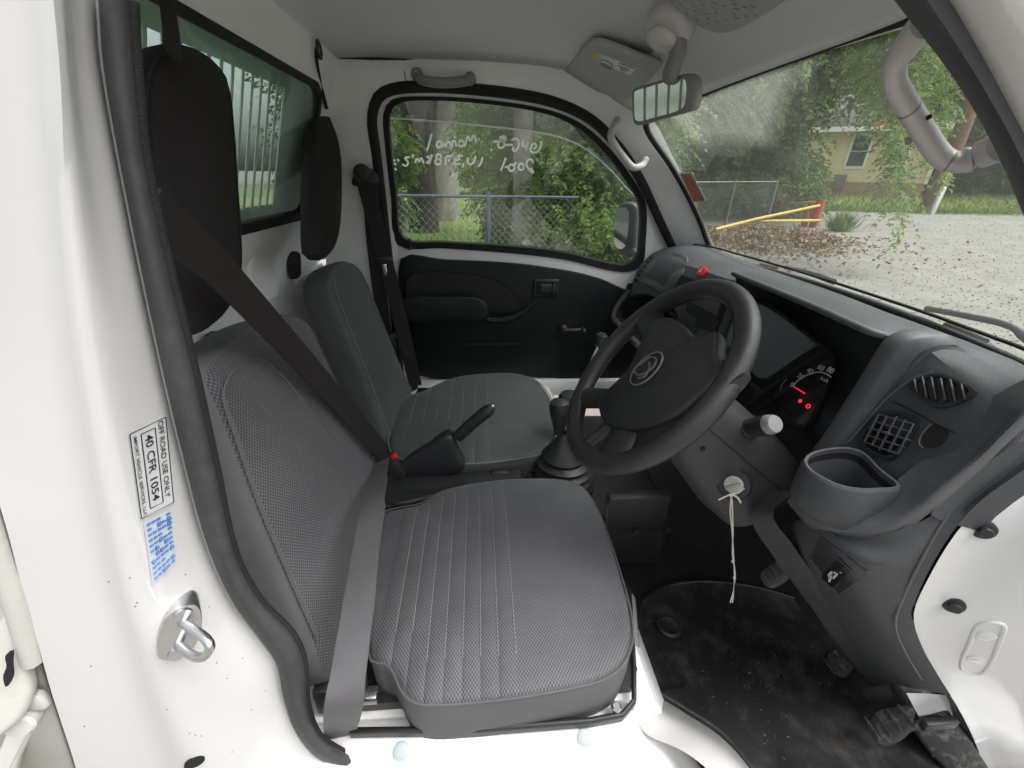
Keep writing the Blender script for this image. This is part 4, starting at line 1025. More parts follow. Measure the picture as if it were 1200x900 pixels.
for i in range(5):
    rbox('vent_slat', ctr + ex * (i - 2) * .0115 + n * .003, (.0018, .050 - abs(i - 2) * .004, .004), DASHL, dash, axes=(ex, ey, n), bev=.0006, seg=1)
for i in range(5):
    rbox('vent_slat', ctr + ey * (i - 2) * .0105 + n * .0015, (.056 - abs(i - 2) * .005, .0020, .006), DASHL, dash, axes=(ex, ey, n), bev=.0006, seg=1)
rbox('vent_tab', ctr + n * .005, (.010, .004, .006), DASHL, dash, axes=(ex, ey, n), bev=.001, seg=1)
pk = dpix([(1082, 510), (1094, 498), (1112, 506), (1102, 522), (1086, 524)], .001)
if len(pk) > 3: plate('switch_blank', cr(pk, 24, True), hit(DT, 1096, 511)[1], .002, MATTE, dash)
pj = [p for p in dpix([(1083, 526), (1078, 520), (1082, 508), (1092, 497)], .0012) if p]
if len(pj) > 2: tube('pocket_edge', cr(pj, 14), .0014, DASHL, dash, seg=6)
pj = [p for p in dpix([(1046, 470), (1075, 484), (1100, 498), (1120, 507)], .0006) if p]
if len(pj) > 2: tube('panel_gap', cr(pj, 14), .0009, MATTE, dash, seg=5)
# --- driver side end: rounded edge band along the doorway and cup holder
EB = [(1290, 430), (1240, 452), (1200, 473), (1170, 500), (1140, 528), (1110, 552), (1084, 572), (1062, 592), (1040, 606), (1012, 613), (982, 608), (955, 594), (934, 572)]
EB2 = [(1290, 462), (1240, 482), (1205, 500), (1178, 522), (1152, 548), (1122, 574), (1096, 596), (1072, 614), (1046, 628), (1012, 636), (975, 630), (945, 614), (922, 588)]
E0 = [(a - 30, b - 12) for a, b in EB[:7]] + [(1034, 580), (1018, 588), (1000, 590), (978, 584), (958, 572), (944, 556)]
EY0 = [.052] * 6 + [.050, .048, .050, .056, .070, .085, .10]
EY1 = [.018] * 6 + [.018, .018, .020, .028, .048, .070, .090]
EY2 = [.004] * 6 + [.005, .008, .012, .024, .046, .068, .092]
EY3 = [.003] * 6 + [.004, .010, .020, .036, .060, .085, .115]
pixloft('end_band', [(E0, EY0), (EB, EY1), ([(a * .5 + c * .5, b * .5 + d * .5) for (a, b), (c, d) in zip(EB, EB2)], EY2), (EB2, EY3)], DASHL, dash, n=70, sub=5, ang=70)
# lower side panel: from the doorway edge round to the knee side
LL = [(1290, 470), (1220, 498), (1165, 545), (1110, 590), (1062, 615), (1010, 628), (965, 612), (950, 608), (952, 640), (968, 680), (990, 720), (1018, 768), (1042, 802)]
RR = [(1290, 500), (1232, 528), (1192, 556), (1148, 588), (1116, 624), (1088, 670), (1068, 716), (1070, 728), (1075, 744), (1084, 765), (1094, 784), (1104, 800), (1112, 814)]
MMp = [(a * .55 + c * .45, b * .55 + d * .45) for (a, b), (c, d) in zip(LL, RR)]
RIM = [(a * .16 + c * .84, b * .16 + d * .84) for (a, b), (c, d) in zip(LL, RR)]
LY = [.012, .012, .012, .012, .014, .030, .075, .085, .085, .085, .085, .085, .085]
LLI = [(a - 30, b + 6) for a, b in LL]
side_panel = pixloft('side_panel', [(LLI[:], [y + .09 for y in LY]), (LL, LY), (MMp, [.006] * 6 + [.010, .016, .020, .022, .024, .026, .028]), (RIM, [.002] * 13), ([(c, d) for c, d in RR], [-.003] * 13)], DASH, dash, n=80, sub=5, ang=60)
SPT = bvh(side_panel)
tube('panel_step', cr([p for p in [hit(SPT, a, b, .0004)[0] for a, b in ((1192, 520), (1150, 556), (1112, 600), (1082, 650), (1052, 715), (1050, 738), (1062, 766), (1080, 796))] if p], 50), .0018, DASHL, dash, seg=6)
loft('panel_foot', [[P(a, b, Y=.0) for a, b in ((1068, 745), (1094, 786), (1122, 828), (1142, 868), (1156, 910), (1160, 960))], [P(a, b, Y=.03) for a, b in ((1060, 790), (1104, 800), (1112, 822), (1122, 860), (1128, 910), (1130, 960))]], DASH, dash)
# cup holder: D-shaped cup in the corner
RIMZ = .436
ro = cr(PS([(940, 541), (948, 533), (965, 528), (990, 526), (1010, 531), (1032, 552), (1056, 573), (1030, 577), (1005, 577), (978, 571), (956, 560), (944, 551)], Z=RIMZ), 60, True)
cc = sum(ro, V((0, 0, 0))) / 60
ri = [cc + (p - cc) * .90 for p in ro]
cup = [ro, [p + V((0, 0, .004)) for p in [cc + (q - cc) * .97 for q in ro]], [p + V((0, 0, .0035)) for p in ri], [p + V((0, 0, -.004)) for p in ri], [cc + (p - cc) * .84 + V((0, 0, -.055)) for p in ri], [cc + (p - cc) * .05 + V((0, 0, -.057)) for p in ri]]
loft('cup_holder', cup, [DASHL], dash, cv=True, ang=40)
ob_ = [[cc + (p - cc) * k + V((dx, dy, dz)) for p in ro] for k, dz, dx, dy in ((.99, 0, 0, 0), (1.02, -.003, 0, 0), (1.05, -.030, .001, 0), (1.06, -.050, .004, .002), (1.02, -.066, .012, .005), (.95, -.074, .020, .008), (.70, -.095, .05, .014))]
loft('cup_body', ob_, [DASH], dash, cv=True, ang=50)
loft('cup_liner', [[cc + (p - cc) * .895 + V((0, 0, -.003)) for p in ro], [cc + (p - cc) * .80 + V((0, 0, -.050)) for p in ro], [cc + V((0, 0, -.051)) for p in ro]], [MATTE], dash, cv=True)
# switch panel below the cup holder with one lit rocker
SWQ = [(962, 628), (1019, 671), (984, 696), (950, 654)]
sticker('switch_panel', SPT, SWQ, BLACK, dash, off=.0015)
SWB = [(984, 653), (999, 667), (978, 688), (964, 675)]
sticker('rocker_switch', SPT, SWB, mat('switch_black', (.010, .010, .011), .3), dash, off=.0040)
multi('switch_frame', [decal_line(SPT, SWB, [(0, 0), (1, 0), (1, 1), (0, 1), (0, 0)], .0009, .0035)], DASHL, dash)
multi('panel_edge', [decal_line(SPT, SWQ, [(0, 0), (.5, 0), (1, 0), (1, .5), (1, 1), (.5, 1), (0, 1)], .0010, .0012)], DASHL, dash)
pw = [decal_line(SPT, SWB, q_, r_, .0046) for q_, r_ in (([(.28, .52), (.28, .70)], .0016), ([(.36, .46), (.52, .46)], .0012), ([(.58, .42), (.60, .66)], .0013), ([(.40, .62), (.52, .78)], .0010), ([(.50, .80), (.56, .86)], .0014), ([(.34, .74), (.40, .76)], .0010), ([(.62, .30), (.70, .30)], .0005))]
tag(multi('switch_symbol', pw, PAPER, dash), kind='stuff')
# --- knee area: dark lower panel and column opening
loft('knee_panel', [[V((.555, y, .40)), V((.60, y, .34)), V((.66, y, .22)), V((.70, y, .12)), V((.80, y, .10))] for y in (.10, .25, .45, .60)], BLACK, dash, ang=50)
pixloft('knee_edge', [([(935, 575), (905, 600), (930, 640), (965, 690), (1000, 740), (1040, 800)], [.13, .13, .12, .11, .10, .095]), ([(900, 575), (880, 606), (905, 650), (942, 700), (980, 752), (1022, 806)], [.17, .17, .16, .15, .14, .13])], DASH, dash, n=30, sub=2)
# --- centre panel: hazard button, dark radio slot, vents
hz = hit(DT, 824, 319, .004)
hzx = V((0, -1, 0)); hzn = hz[1]; hzy = hzn.cross(hzx).normalized()
hzb = rbox('hazard_button', hz[0], (.030, .024, .012), RED, dash, axes=(hzx, hzy, hzn), bev=.002)
tr3 = [hz[0] + hzn * .0065 + hzx * math.sin(t) * .007 + hzy * math.cos(t) * .007 for t in (0, 2.094, 4.189)]
tube('hazard_mark', tr3, .0008, PAPER, dash, seg=5, closed=True)
for nm, pts in (('radio_slot', [(800, 322), (838, 338), (828, 350), (790, 345)]), ('lower_slot', [(806, 352), (846, 372), (838, 392), (800, 375)]), ('centre_vent', [(850, 352), (864, 358), (858, 380), (842, 374)])):
    h_ = [hit(DT, a, b, .002) for a, b in pts]
    if all(q[0] for q in h_):
        nn = sum((q[1] for q in h_), V((0, 0, 0))).normalized()
        plate(nm, [q[0] for q in h_], nn, .003, MATTE, dash)
# --- passenger side: glove lid, end vent, open parcel shelf
lid = [hit(DT, a, b, .002) for a, b in ((768, 303), (784, 296), (806, 303), (800, 322), (782, 347), (765, 338), (748, 327), (756, 314))]
lid = [q for q in lid if q[0] is not None]
if len(lid) > 4:
    nn = sum((q[1] for q in lid), V((0, 0, 0))).normalized()
    lo = cr([q[0] for q in lid], 40, True)
    cL = sum(lo, V((0, 0, 0))) / 40
    loft('glove_lid', [[cL + (p - cL) * k + nn * h for p in lo] for k, h in ((1.0, -.003), (.99, .002), (.95, .004), (.5, .004), (.05, .004))], mat('glove_lid_plastic', (.060, .068, .070), .4, bump=(650, .3), var=(8, .1)), dash, cv=True)
for i in range(6):
    a, b = 764 - i * 3.6, 303 + i * 5.0
    h_ = hit(DT, a, b, .003)
    if h_[0]: rbox('end_vent_slat', h_[0], (.006, .030, .006), MATTE, dash, axes=(V((.3, 0, -1)), V((0, 1, 0)), V((1, 0, .3))), bev=.001, seg=1)
SH = [(.574, .405), (.66, .39), (.68, .33), (.66, .275), (.55, .262), (.522, .272), (.516, .288), (.524, .298), (.540, .296)]
loft('parcel_shelf', [[V((x + (.02 if y > 1.19 else 0), y, z + (.01 if y > 1.19 else 0))) for x, z in SH] for y in (.80, .95, 1.1, 1.19, 1.23)], BLACK, dash, ang=40)
tube('shelf_lip', cr([V((.575, 1.232, .385)), V((.552, 1.232, .35)), V((.530, 1.230, .315)), V((.520, 1.215, .285)), V((.518, 1.15, .280)), V((.518, .95, .280)), V((.520, .78, .280)), V((.54, .72, .285))], 50), .012, DASHL, dash, seg=10)
plate('shelf_end', [V((.566, 1.236, .41)), V((.68, 1.236, .41)), V((.68, 1.236, .27)), V((.53, 1.236, .275))], (0, -1, 0), .003, BLACK, dash)
loft('centre_console_front', [[V((x, y, z)) for x, z in ((.575, .44), (.555, .36), (.56, .22), (.60, .08), (.66, -.05))] for y in (.52, .65, .80)], BLACK, dash, ang=40)

# ================================================================== steering wheel and column
WC = V((.272, .275, .485)); wa = rad(52)
WN = V((-math.sin(wa), .03, math.cos(wa))).normalized(); WV = V((math.cos(wa), 0, math.sin(wa))).normalized(); WU = WV.cross(WN).normalized(); WV = WN.cross(WU).normalized()
def wp(u, v, h=0.): return WC + WU * u + WV * v + WN * h
RT = .0165; RR_ = .185 - RT
wheel = tube('steering_wheel', [wp(RR_ * math.sin(t), RR_ * math.cos(t)) for t in [2 * math.pi * k / 72 for k in range(72)]], RT, WHEELG, truck, seg=16, closed=True)
tag(wheel, 'black steering wheel with a wide padded hub')
PADX = [(784, 370), (798, 378), (812, 392), (826, 390), (838, 385), (838, 412), (843, 435), (832, 450), (815, 465), (795, 482), (772, 494), (745, 501), (718, 500), (706, 494), (700, 482), (701, 464), (716, 450), (733, 432), (746, 406), (759, 381), (770, 372)]
HPL = (WC + WN * .014, WN)
pillow('horn_pad', PS(PADX, pl=HPL), WN, .030, .009, .018, [WHEELP, WHEELP], wheel, N=110)
def spoke(pts, w0, w1):
    path = cr([wp(*p) for p in pts], 14); nW = len(path)
    rows = []
    for i, p in enumerate(path):
        t = (path[min(i + 1, nW - 1)] - path[max(0, i - 1)]).normalized(); d = WN.cross(t).normalized(); w = w0 + (w1 - w0) * i / (nW - 1)
        rows.append([p + d * w * math.cos(q) + WN * .011 * math.sin(q) for q in [2 * math.pi * k / 14 for k in range(14)]])
    loft('spoke', rows, WHEELP, wheel, cv=True, caps=True, ang=60)
spoke([(.09, .055, -.004), (.13, .058, -.003), (.168, .056, 0)], .030, .036)
spoke([(-.08, .05, -.004), (-.125, .062, -.003), (-.16, .070, 0)], .026, .034)
spoke([(.05, -.06, -.004), (.085, -.105, -.003), (.10, -.138, 0)], .036, .030)
spoke([(-.035, -.08, -.004), (-.085, -.112, -.003), (-.112, -.130, 0)], .020, .024)
spoke([(.095, -.02, -.008), (.13, -.035, -.006), (.165, -.045, -.002)], .050, .050)
spoke([(.02, -.08, -.010), (.02, -.12, -.008), (.02, -.165, -.003)], .010, .010)
# oval emblem: raised ring with a slanted letter shape inside
EMB = mat('emblem_plastic', (.13, .13, .13), .22)
EC = P(757, 432, pl=(WC + WN * .0325, WN))
tube('emblem', [EC + WU * .026 * math.cos(t) + WV * .031 * math.sin(t) for t in [2 * math.pi * k / 40 for k in range(40)]], .0018, EMB, wheel, seg=8, closed=True)
dsh = [(-.024, -.004), (-.016, .010), (.002, .0135), (.012, .008), (.010, -.002), (-.002, -.010), (-.018, -.011)]
tube('emblem_letter', cr([EC + WU * a * .95 + WV * b * 1.5 for a, b in dsh], 40), .0022, EMB, wheel, seg=8)
tube('emblem_letter', cr([EC + WU * a * .95 + WV * b * 1.5 for a, b in ((-.006, .006), (.004, .004), (.014, -.006), (.004, -.012))], 16), .0020, EMB, wheel, seg=8)
# column shroud
CA = -WN
colr = []
for d, hw, hu, hd in ((.035, .040, .040, .040), (.045, .058, .052, .055), (.10, .066, .056, .075), (.17, .074, .060, .095), (.25, .082, .060, .115), (.32, .085, .055, .12)):
    ring = []
    for k in range(28):
        t = 2 * math.pi * k / 28; c_1, s_1 = math.cos(t), math.sin(t)
        sg = lambda x: (1 if x >= 0 else -1) * abs(x) ** .62
        ring.append(WC + CA * d + WU * hw * sg(c_1) + WV * ((hu if s_1 > 0 else hd) * sg(s_1)))
    colr.append(ring)
column = loft('steering_column', colr, mat('column_plastic', (.045, .046, .048), .5, bump=(650, .3), var=(8, .12)), truck, cv=True, caps=True, ang=50)
tag(column, 'grey black steering column shroud below the wheel')
CLT = bvh(column)
tube('parting_line', [WC + CA * d_ + WU * (hw_ + .0006) for d_, hw_ in ((.045, .058), (.10, .066), (.17, .074), (.25, .082), (.30, .084))], .0009, MATTE, column, seg=5)
lathe('column_screw', WC + CA * .13 + WU * .069 - WV * .03, WU, [(.0045, -.002), (.0045, .0006), (.002, .0006)], MATTE, column, seg=12)
# light stalk with pale knob end
kb = P(906, 497, Y=.17); ks = P(872, 503, Y=.215)
sd_ = (kb - ks).normalized()
lathe('light_stalk', ks - sd_ * .015, sd_, [(.019, 0), (.020, .008), (.0165, .020), (.0165, .030), (.0150, .032), (.0155, .055), (.0160, .066)], BLACK, column, seg=22)
Ls = (kb - ks).length
lathe('stalk_knob', ks + sd_ * .050, sd_, [(.0150, 0), (.0152, .003), (.0138, Ls - .048), (.0125, Ls - .0455), (.003, Ls - .045)], KNOBGREY, column, seg=22)
# ignition lock
ig, ign_n = hit(CLT, 860, 567, .0)
if ig is None: ig, ign_n = P(860, 567, Y=.22), V((-.5, -.8, .2))
ign_n = V((-.62, -.62, .48)).normalized()
ig = P(860, 568, Y=ig.y - .006)
lathe('ignition_collar', ig - ign_n * .02, ign_n, [(.026, 0), (.026, .018), (.0235, .0225), (.019, .0225)], BLACK, column, seg=30)
lathe('ignition_lock', ig - ign_n * .006, ign_n, [(.0145, 0), (.0145, .010), (.0138, .0120), (.0085, .0124), (.0080, .0118), (.002, .0118)], KEYWHITE, column, seg=30)
# ignition key with a knotted string
key = thing('ignition_key', ig, 'key in the ignition lock with a knotted white string hanging from it', 'key')
kx = V((1, 0, .25)); kx = (kx - ign_n * kx.dot(ign_n)).normalized(); ky = ign_n.cross(kx)
rbox('key_blade', ig + ign_n * .016, (.010, .0025, .020), KEYMETAL, key, axes=(kx, ky, ign_n), bev=.0008)
rbox('key_head', ig + ign_n * .029 + kx * .002, (.022, .003, .016), KEYMETAL, key, axes=(kx, ky, ign_n), bev=.0014)
ky_ = ig.y - .022
knot = P(857, 579, Y=ky_)
tube('string', cr([P(872, 572, Y=ky_), P(864, 578, Y=ky_), knot, P(850, 582, Y=ky_), P(842, 586, Y=ky_)], 20), .0013, STRING, key, seg=6)
tube('string', cr([knot, P(864, 583, Y=ky_), P(868, 589, Y=ky_)], 10), .0016, STRING, key, seg=6)
for dx in (-1.2, 1.4):
    tube('string', cr([knot, P(857 + dx, 600, Y=ky_), P(858.5 + dx * .3, 625, Y=ky_), P(859 - dx * .4, 650, Y=ky_), P(861 + dx * .3, 672, Y=ky_), P(860, 690, Y=ky_), P(857 + dx, 706, Y=ky_)], 40), .0012, STRING, key, seg=6)
for a, b in ((857, 579), (859, 657), (861, 676)):
    lathe('string_knot', P(a, b, Y=ky_) + V((0, 0, -.002)), (0, 0, 1), [(.001, -.003), (.0026, -.001), (.0026, .001), (.001, .003)], STRING, key, seg=8)

# ================================================================== between the seats: hand brake, gear levers, console
con = rbox('centre_console', (-.10, .61, .015), (.42, .19, .07), BLACK, truck, bev=.015, seg=3)
tag(con, 'black plastic console between the two seats')
hbp = [P(a, b, Y=.60) for a, b in ((478, 556), (500, 540), (520, 526), (536, 512), (556, 494), (577, 477))]
hbk = tube('hand_brake', cr(hbp[3:], 20), [.0155, .016] + [.0165] * 15 + [.0155, .0135, .0105], BLACK, truck, seg=14)
tag(hbk, 'black hand brake lever raised between the seats')
lathe('brake_button', P(575, 478, Y=.60), (hbp[5] - hbp[4]), [(.006, 0), (.006, .010), (.003, .012)], CHROME, hbk, seg=12)
pillow('brake_cover', cr([P(a, b, Y=.575) for a, b in ((464, 556), (474, 543), (500, 527), (522, 513), (531, 516), (536, 530), (545, 548), (530, 556), (490, 560))], 50, True), V((0, -1, .15)), .05, .010, .003, [BLACK, BLACK], hbk, N=60)
pillow('console_tray', cr(PS([(450, 560), (500, 556), (545, 558), (556, 566), (540, 573), (500, 583), (460, 590), (447, 580)], Z=.052), 40, True), V((0, 0, 1)), .03, .010, -.004, [BLACK, BLACK], con, N=40)
rbox('console_clip', P(586, 554, Z=.045), (.055, .030, .022), BLACK, con, bev=.008, seg=3)
gear = loft('gear_boot', [[V((.225 + dx + r * math.cos(t), .60 + r * math.sin(t) * .95, z)) for t in [2 * math.pi * k / 28 for k in range(28)]] for r, z, dx in
    ((.092, -.07, .0), (.092, .0, .0), (.078, .010, 0), (.090, .022, 0), (.074, .032, 0), (.084, .044, 0), (.066, .054, 0), (.076, .066, 0), (.058, .076, 0), (.062, .086, 0), (.034, .118, -.004), (.018, .145, -.006), (.014, .16, -.006))], BLACK, truck, cv=True, ang=25)
tag(gear, 'black rubber gear lever boot with ribbed bellows')
gk = P(655, 480, Y=.60)
lathe('gear_knob', gk + V((.006, 0, -.075)), V((-.06, 0, 1)), [(.012, 0), (.015, .01), (.020, .04), (.0255, .065), (.027, .085), (.024, .098), (.012, .104), (.002, .105)], BLACK, gear, seg=24)
lathe('gear_collar', gk + V((.012, 0, -.095)), V((-.06, 0, 1)), [(.010, 0), (.010, .026)], STEEL, gear, seg=14)
lev = tube('drive_lever', [P(676, 470, Y=.74), P(690, 430, Y=.76), P(703, 402, Y=.78)], .005, STEEL, truck, seg=8)
tag(lev, 'thin steel lever with a small dark knob')
lathe('lever_knob', P(702, 406, Y=.78), V((.15, 0, 1)), [(.012, 0), (.017, .004), (.017, .030), (.015, .036), (.010, .037), (.010, .040), (.002, .040)], BLACK, lev, seg=18)
lathe('lever_cap', P(668, 470, Y=.70), V((0, 0, 1)), [(.03, -.03), (.034, -.01), (.034, .012), (.028, .022), (.010, .026)], BLACK, lev, seg=22)
rbox('tunnel_cover', (.33, .62, -.12), (.36, .30, .20), CARPET, truck, bev=.03, seg=3)
rbox('tunnel_bracket', P(745, 600, Y=.46), (.16, .03, .12), BLACK, truck, bev=.008)
for a, b in ((746, 623), (783, 621)):
    lathe('tunnel_bolt', P(a, b, Y=.44), (0, -1, .2), [(.010, -.004), (.010, .004), (.006, .007), (.002, .007)], MATTE, truck, seg=12)

# ================================================================== floor mat and pedals
MAT_PIX = [(748, 742), (748, 712), (762, 694), (785, 684), (830, 680), (900, 690), (980, 720), (1040, 770), (1120, 870), (1150, 960), (940, 960), (880, 902), (845, 862), (800, 832), (762, 806), (752, 780)]
mat_o = cr(PS(MAT_PIX, Z=-.196), 110, True)
cM = sum(mat_o, V((0, 0, 0))) / 110
floor_mat = loft('floor_mat', [[p + V((0, 0, dz)) for p in [cM + (q - cM) * k for q in mat_o]] for k, dz in ((1.0, -.006), (1.0, .003), (.99, .0055), (.97, .006), (.955, .002), (.6, .0015), (.2, .001), (.01, .001))], FLOORM, None, cv=True, base=(.6, .2, -.2), ang=50)
tag(floor_mat, 'scuffed black rubber floor mat in the driver footwell, dusted with dry soil', 'floor mat')
MT = bvh(floor_mat)
p = P(784, 735, Z=-.19); lathe('mat_fixing', p, (0, 0, 1), [(.028, 0), (.028, .004), (.022, .007), (.016, .004), (.003, .004)], FLOORM, floor_mat, seg=26)
cr_g = []
for i in range(130):
    a, b = random.gauss(900, 60), random.gauss(790, 55)
    p, nn = hit(MT, a, b, .0006)
    if p and nn.z > .7:
        r_ = random.uniform(.0005, .0014); cr_g.append(rbox_geo(p, (r_ * random.uniform(.8, 3), r_, r_ * .7), V((random.gauss(0, 1), random.gauss(0, 1), 0)), V((0, 1, 0)) , V((0, 0, 1)), 0))
crumbs = multi('soil_crumbs', cr_g, mat('dry_soil', (.20, .17, .12), .95), None, base=(.6, .2, -.19), smooth=False)
tag(crumbs, 'dry soil crumbs and grass bits scattered on the floor mat', 'soil', kind='stuff')
def pedal(name, pix, Y, n, mt, arm, label, ribs, rdir):
    o3 = [P(a, b, pl=(V(arm[0]), V(n))) for a, b in pix]
    pd = pillow(name, o3, V(n), .016, .006, .003, [mt, mt], truck, N=44)
    tag(pd, label)
    tube('pedal_arm', arm[1], .008, BLACK, pd, seg=8)
    c = sum(o3, V((0, 0, 0))) / len(o3)
    ex = V(rdir); nn = V(n).normalized(); ex = (ex - nn * ex.dot(nn)).normalized(); ey = nn.cross(ex)
    hx = max(abs((p - c).dot(ex)) for p in o3); hy = max(abs((p - c).dot(ey)) for p in o3)
    for i in range(ribs):
        t = (i + .5) / ribs * 2 - 1
        rbox('pedal_rib', c + ey * hy * .82 * t + nn * .004, (hx * 1.45, .0045, .005), mt, pd, axes=(ex, ey, nn), bev=.0012, seg=1)
    return pd
ac = P(1045, 850, Y=.025)
pedal('accelerator_pedal', [(1015, 849), (1025, 834), (1050, 827), (1069, 827), (1070, 838), (1060, 862), (1032, 874), (1020, 862)], .07, (-.75, -.1, .65), PEDAL, (ac, [ac + V((.02, -.005, 0)), P(1080, 846, Y=.025), P(1105, 845, Y=.02)]), 'black ribbed accelerator pedal nearest the doorway', 4, (0, 1, .1))
bc = P(985, 775, Y=.17)
pedal('brake_pedal', [(966, 776), (972, 764), (986, 757), (999, 768), (1003, 778), (984, 795), (970, 789)], .17, (-.75, -.05, .65), PEDAL, (bc, [bc + V((.015, 0, 0)), bc + V((.08, 0, .10)), bc + V((.10, 0, .22))]), 'worn brake pedal under the dashboard edge', 4, (0, 1, 0))
kc = P(906, 674, Y=.33)
pedal('clutch_pedal', [(890, 674), (898, 664), (912, 659), (920, 666), (924, 674), (900, 688)], .33, (-.75, 0, .65), PEDALL, (kc, [kc + V((.015, 0, 0)), kc + V((.08, 0, .10)), kc + V((.10, 0, .22))]), 'dusty clutch pedal with a gridded pad', 4, (0, 1, 0))
ab = P(1105, 868, Y=.045)
pb_ = pillow('pedal_bracket', PS([(1082, 842), (1104, 838), (1122, 846), (1136, 868), (1140, 890), (1120, 896), (1092, 884), (1080, 866)], Y=.004), V((-.4, -.8, .4)), .05, .008, .003, [PEDAL, PEDAL], truck, N=40)
rbox('bracket_plate', P(1100, 848, Y=.0), (.06, .012, .022), BLACK, pb_, bev=.003)
pixloft('kick_patch', [([(1062, 812), (1090, 813), (1122, 816)], dict(Y=.028)), ([(1078, 842), (1100, 842), (1128, 846)], dict(Y=.032))], WHITEIN, truck, n=8, sub=2)

# ================================================================== overhead: visors, lamp, rear view mirror
VP = (V((.36, .9, 1.000)), V((-.42, 0, -.91)).normalized())
v1 = PS([(661, 92), (672, 72), (688, 53), (700, 51), (740, 66), (772, 80), (770, 86), (752, 104), (736, 117), (728, 117)], pl=VP)
visor = pillow('sun_visor', v1, VP[1], .016, .007, .001, [VISORGREY, VISORGREY], truck, N=70)
tag(visor, 'grey vinyl sun visor with a small warning label, passenger side')
VT = bvh(visor)
sticker('visor_label', VT, [(700, 61), (746, 79), (738, 88), (696, 70)], PAPER, visor)
sticker('visor_tape', VT, [(697, 60), (705, 64), (702, 73), (694, 69)], YELLOWT, visor, off=.0014)
rg = [hit(VT, 711 + 7.5 * math.cos(t), 74.5 + 4.2 * math.sin(t) + 3 * math.cos(t), .0016)[0] for t in [2 * math.pi * k / 24 for k in range(24)]]
tube('label_mark', [q for q in rg if q], .0009, INKGREY, visor, seg=5, closed=True)
for a0, b0, a1, b1 in ((706, 73, 716, 78), (724, 76, 738, 81), (727, 79.5, 736, 83), (726, 73, 744, 79.6), (728, 81, 732, 85)):
    q0, q1 = hit(VT, a0, b0, .0014)[0], hit(VT, a1, b1, .0014)[0]
    if q0 and q1: tube('label_mark', [q0, q1], .0007, INKGREY, visor, seg=4)
tube('visor_hinge', PS([(657, 92), (668, 98), (680, 106)], pl=(VP[0] + VP[1] * -.002, VP[1])), .004, BLACK, visor, seg=8)
VP2 = (V((.36, .4, 1.012)), V((-.42, 0, -.91)).normalized())
v2 = PS([(768, -40), (776, -8), (790, 10), (812, 28), (830, 38), (846, 41), (862, 38), (905, 14), (960, -25), (1000, -70), (880, -100)], pl=VP2)
visor2 = pillow('sun_visor', v2, VP2[1], .016, .007, .001, [VISORGREY, VISORGREY], truck, N=80)
tag(visor2, 'grey vinyl sun visor with printed notices, driver side')
V2T = bvh(visor2)
rng_l = []
for i in range(9):
    for j in range(7):
        if random.random() < .25: continue
        a, b = 786 + i * 11 + j * 1.5 + random.uniform(-2, 2), -6 + j * 5.2 + i * -2.0 + 6
        if b > 32 or (a - 780) * .55 < b - 8: continue
        q0, q1 = hit(V2T, a, b, .0009)[0], hit(V2T, a + random.uniform(3, 8), b + random.uniform(1.5, 3.6), .0009)[0]
        if q0 and q1: rng_l.append(tube_geo([q0, q1], random.uniform(.0004, .0009), 4))
if rng_l: tag(multi('visor_print', rng_l, mat('visor_print_grey', (.30, .30, .31), .7), visor2), kind='stuff')
# mirror: base with lamp lens, stem, housing and glass
mbn = V((-.6, -.1, -.8))
mbase = pillow('mirror_mount', PS([(752, 34), (758, 22), (770, 16), (784, 20), (796, 32), (800, 48), (796, 62), (780, 68), (764, 62), (754, 50)], pl=(V((.33, .62, 1.005)), mbn)), mbn, .05, .016, .004, [GRIPGREY, GRIPGREY], truck, N=50)
tag(mbase, 'grey rear view mirror mount with a clear lamp lens')
pillow('lamp_lens', PS([(756, 44), (766, 36), (778, 40), (788, 52), (782, 64), (768, 62), (758, 54)], pl=(V((.325, .62, .992)), mbn)), mbn, .015, .006, .006, [LAMPLENS, LAMPLENS], mbase, N=40)
tube('mirror_stem', cr([P(794, 45, Y=.60), P(794, 62, Y=.60), P(788, 80, Y=.60), P(782, 96, Y=.61)], 20), [.026] * 8 + [.0245] * 8 + [.023, .021, .019, .015], GREYP, mbase, seg=16, flat=.6, up=(1, -.3, .3))
MN = V((-.80, -.56, -.12)).normalized(); mcen = P(776, 118, Y=.62)
mirror = pillow('rear_view_mirror', PS([(739, 112), (741, 104), (754, 99), (784, 91), (806, 86), (814, 92), (815, 112), (811, 128), (798, 133), (765, 142), (744, 147), (740, 138)], pl=(mcen, MN)), MN, .028, .007, .0, [GREYP, GREYP], mbase, N=60)
plate('mirror_glass', cr(PS([(742, 113), (744, 107), (756, 103), (784, 95), (800, 92), (804, 97), (803, 120), (798, 128), (765, 138), (747, 142), (743, 136)], pl=(mcen + MN * .004, MN)), 44, True), MN, .003, MIRROR, mbase)

# ================================================================== wipers outside at the foot of the windscreen
def wiper(label, arm, blade, z=.0):
    a3 = [q for q in [hit(WST, a, b, -.022)[0] for a, b in arm] if q is not None]
    w = tube('windscreen_wiper', cr(a3, 24), [.008] * 8 + [.0055] * 16, BLACK, truck, seg=8)
    tag(w, label)
    b3 = [q for q in [hit(WST, a, b, -.012)[0] for a, b in blade] if q is not None]
    tube('blade', cr(b3, 24), .006, RUBBERB, w, seg=8)
    return w
wiper('wiper arm resting at the foot of the windscreen, passenger side', [(986, 346), (968, 336), (940, 325), (912, 318), (908, 320)], [(888, 313), (906, 317), (940, 330), (985, 346)])
wiper('wiper arm resting at the foot of the windscreen, driver side', [(1235, 432), (1190, 408), (1165, 390), (1120, 378), (1072, 368)], [(1034, 362), (1060, 370), (1100, 384), (1146, 404)])

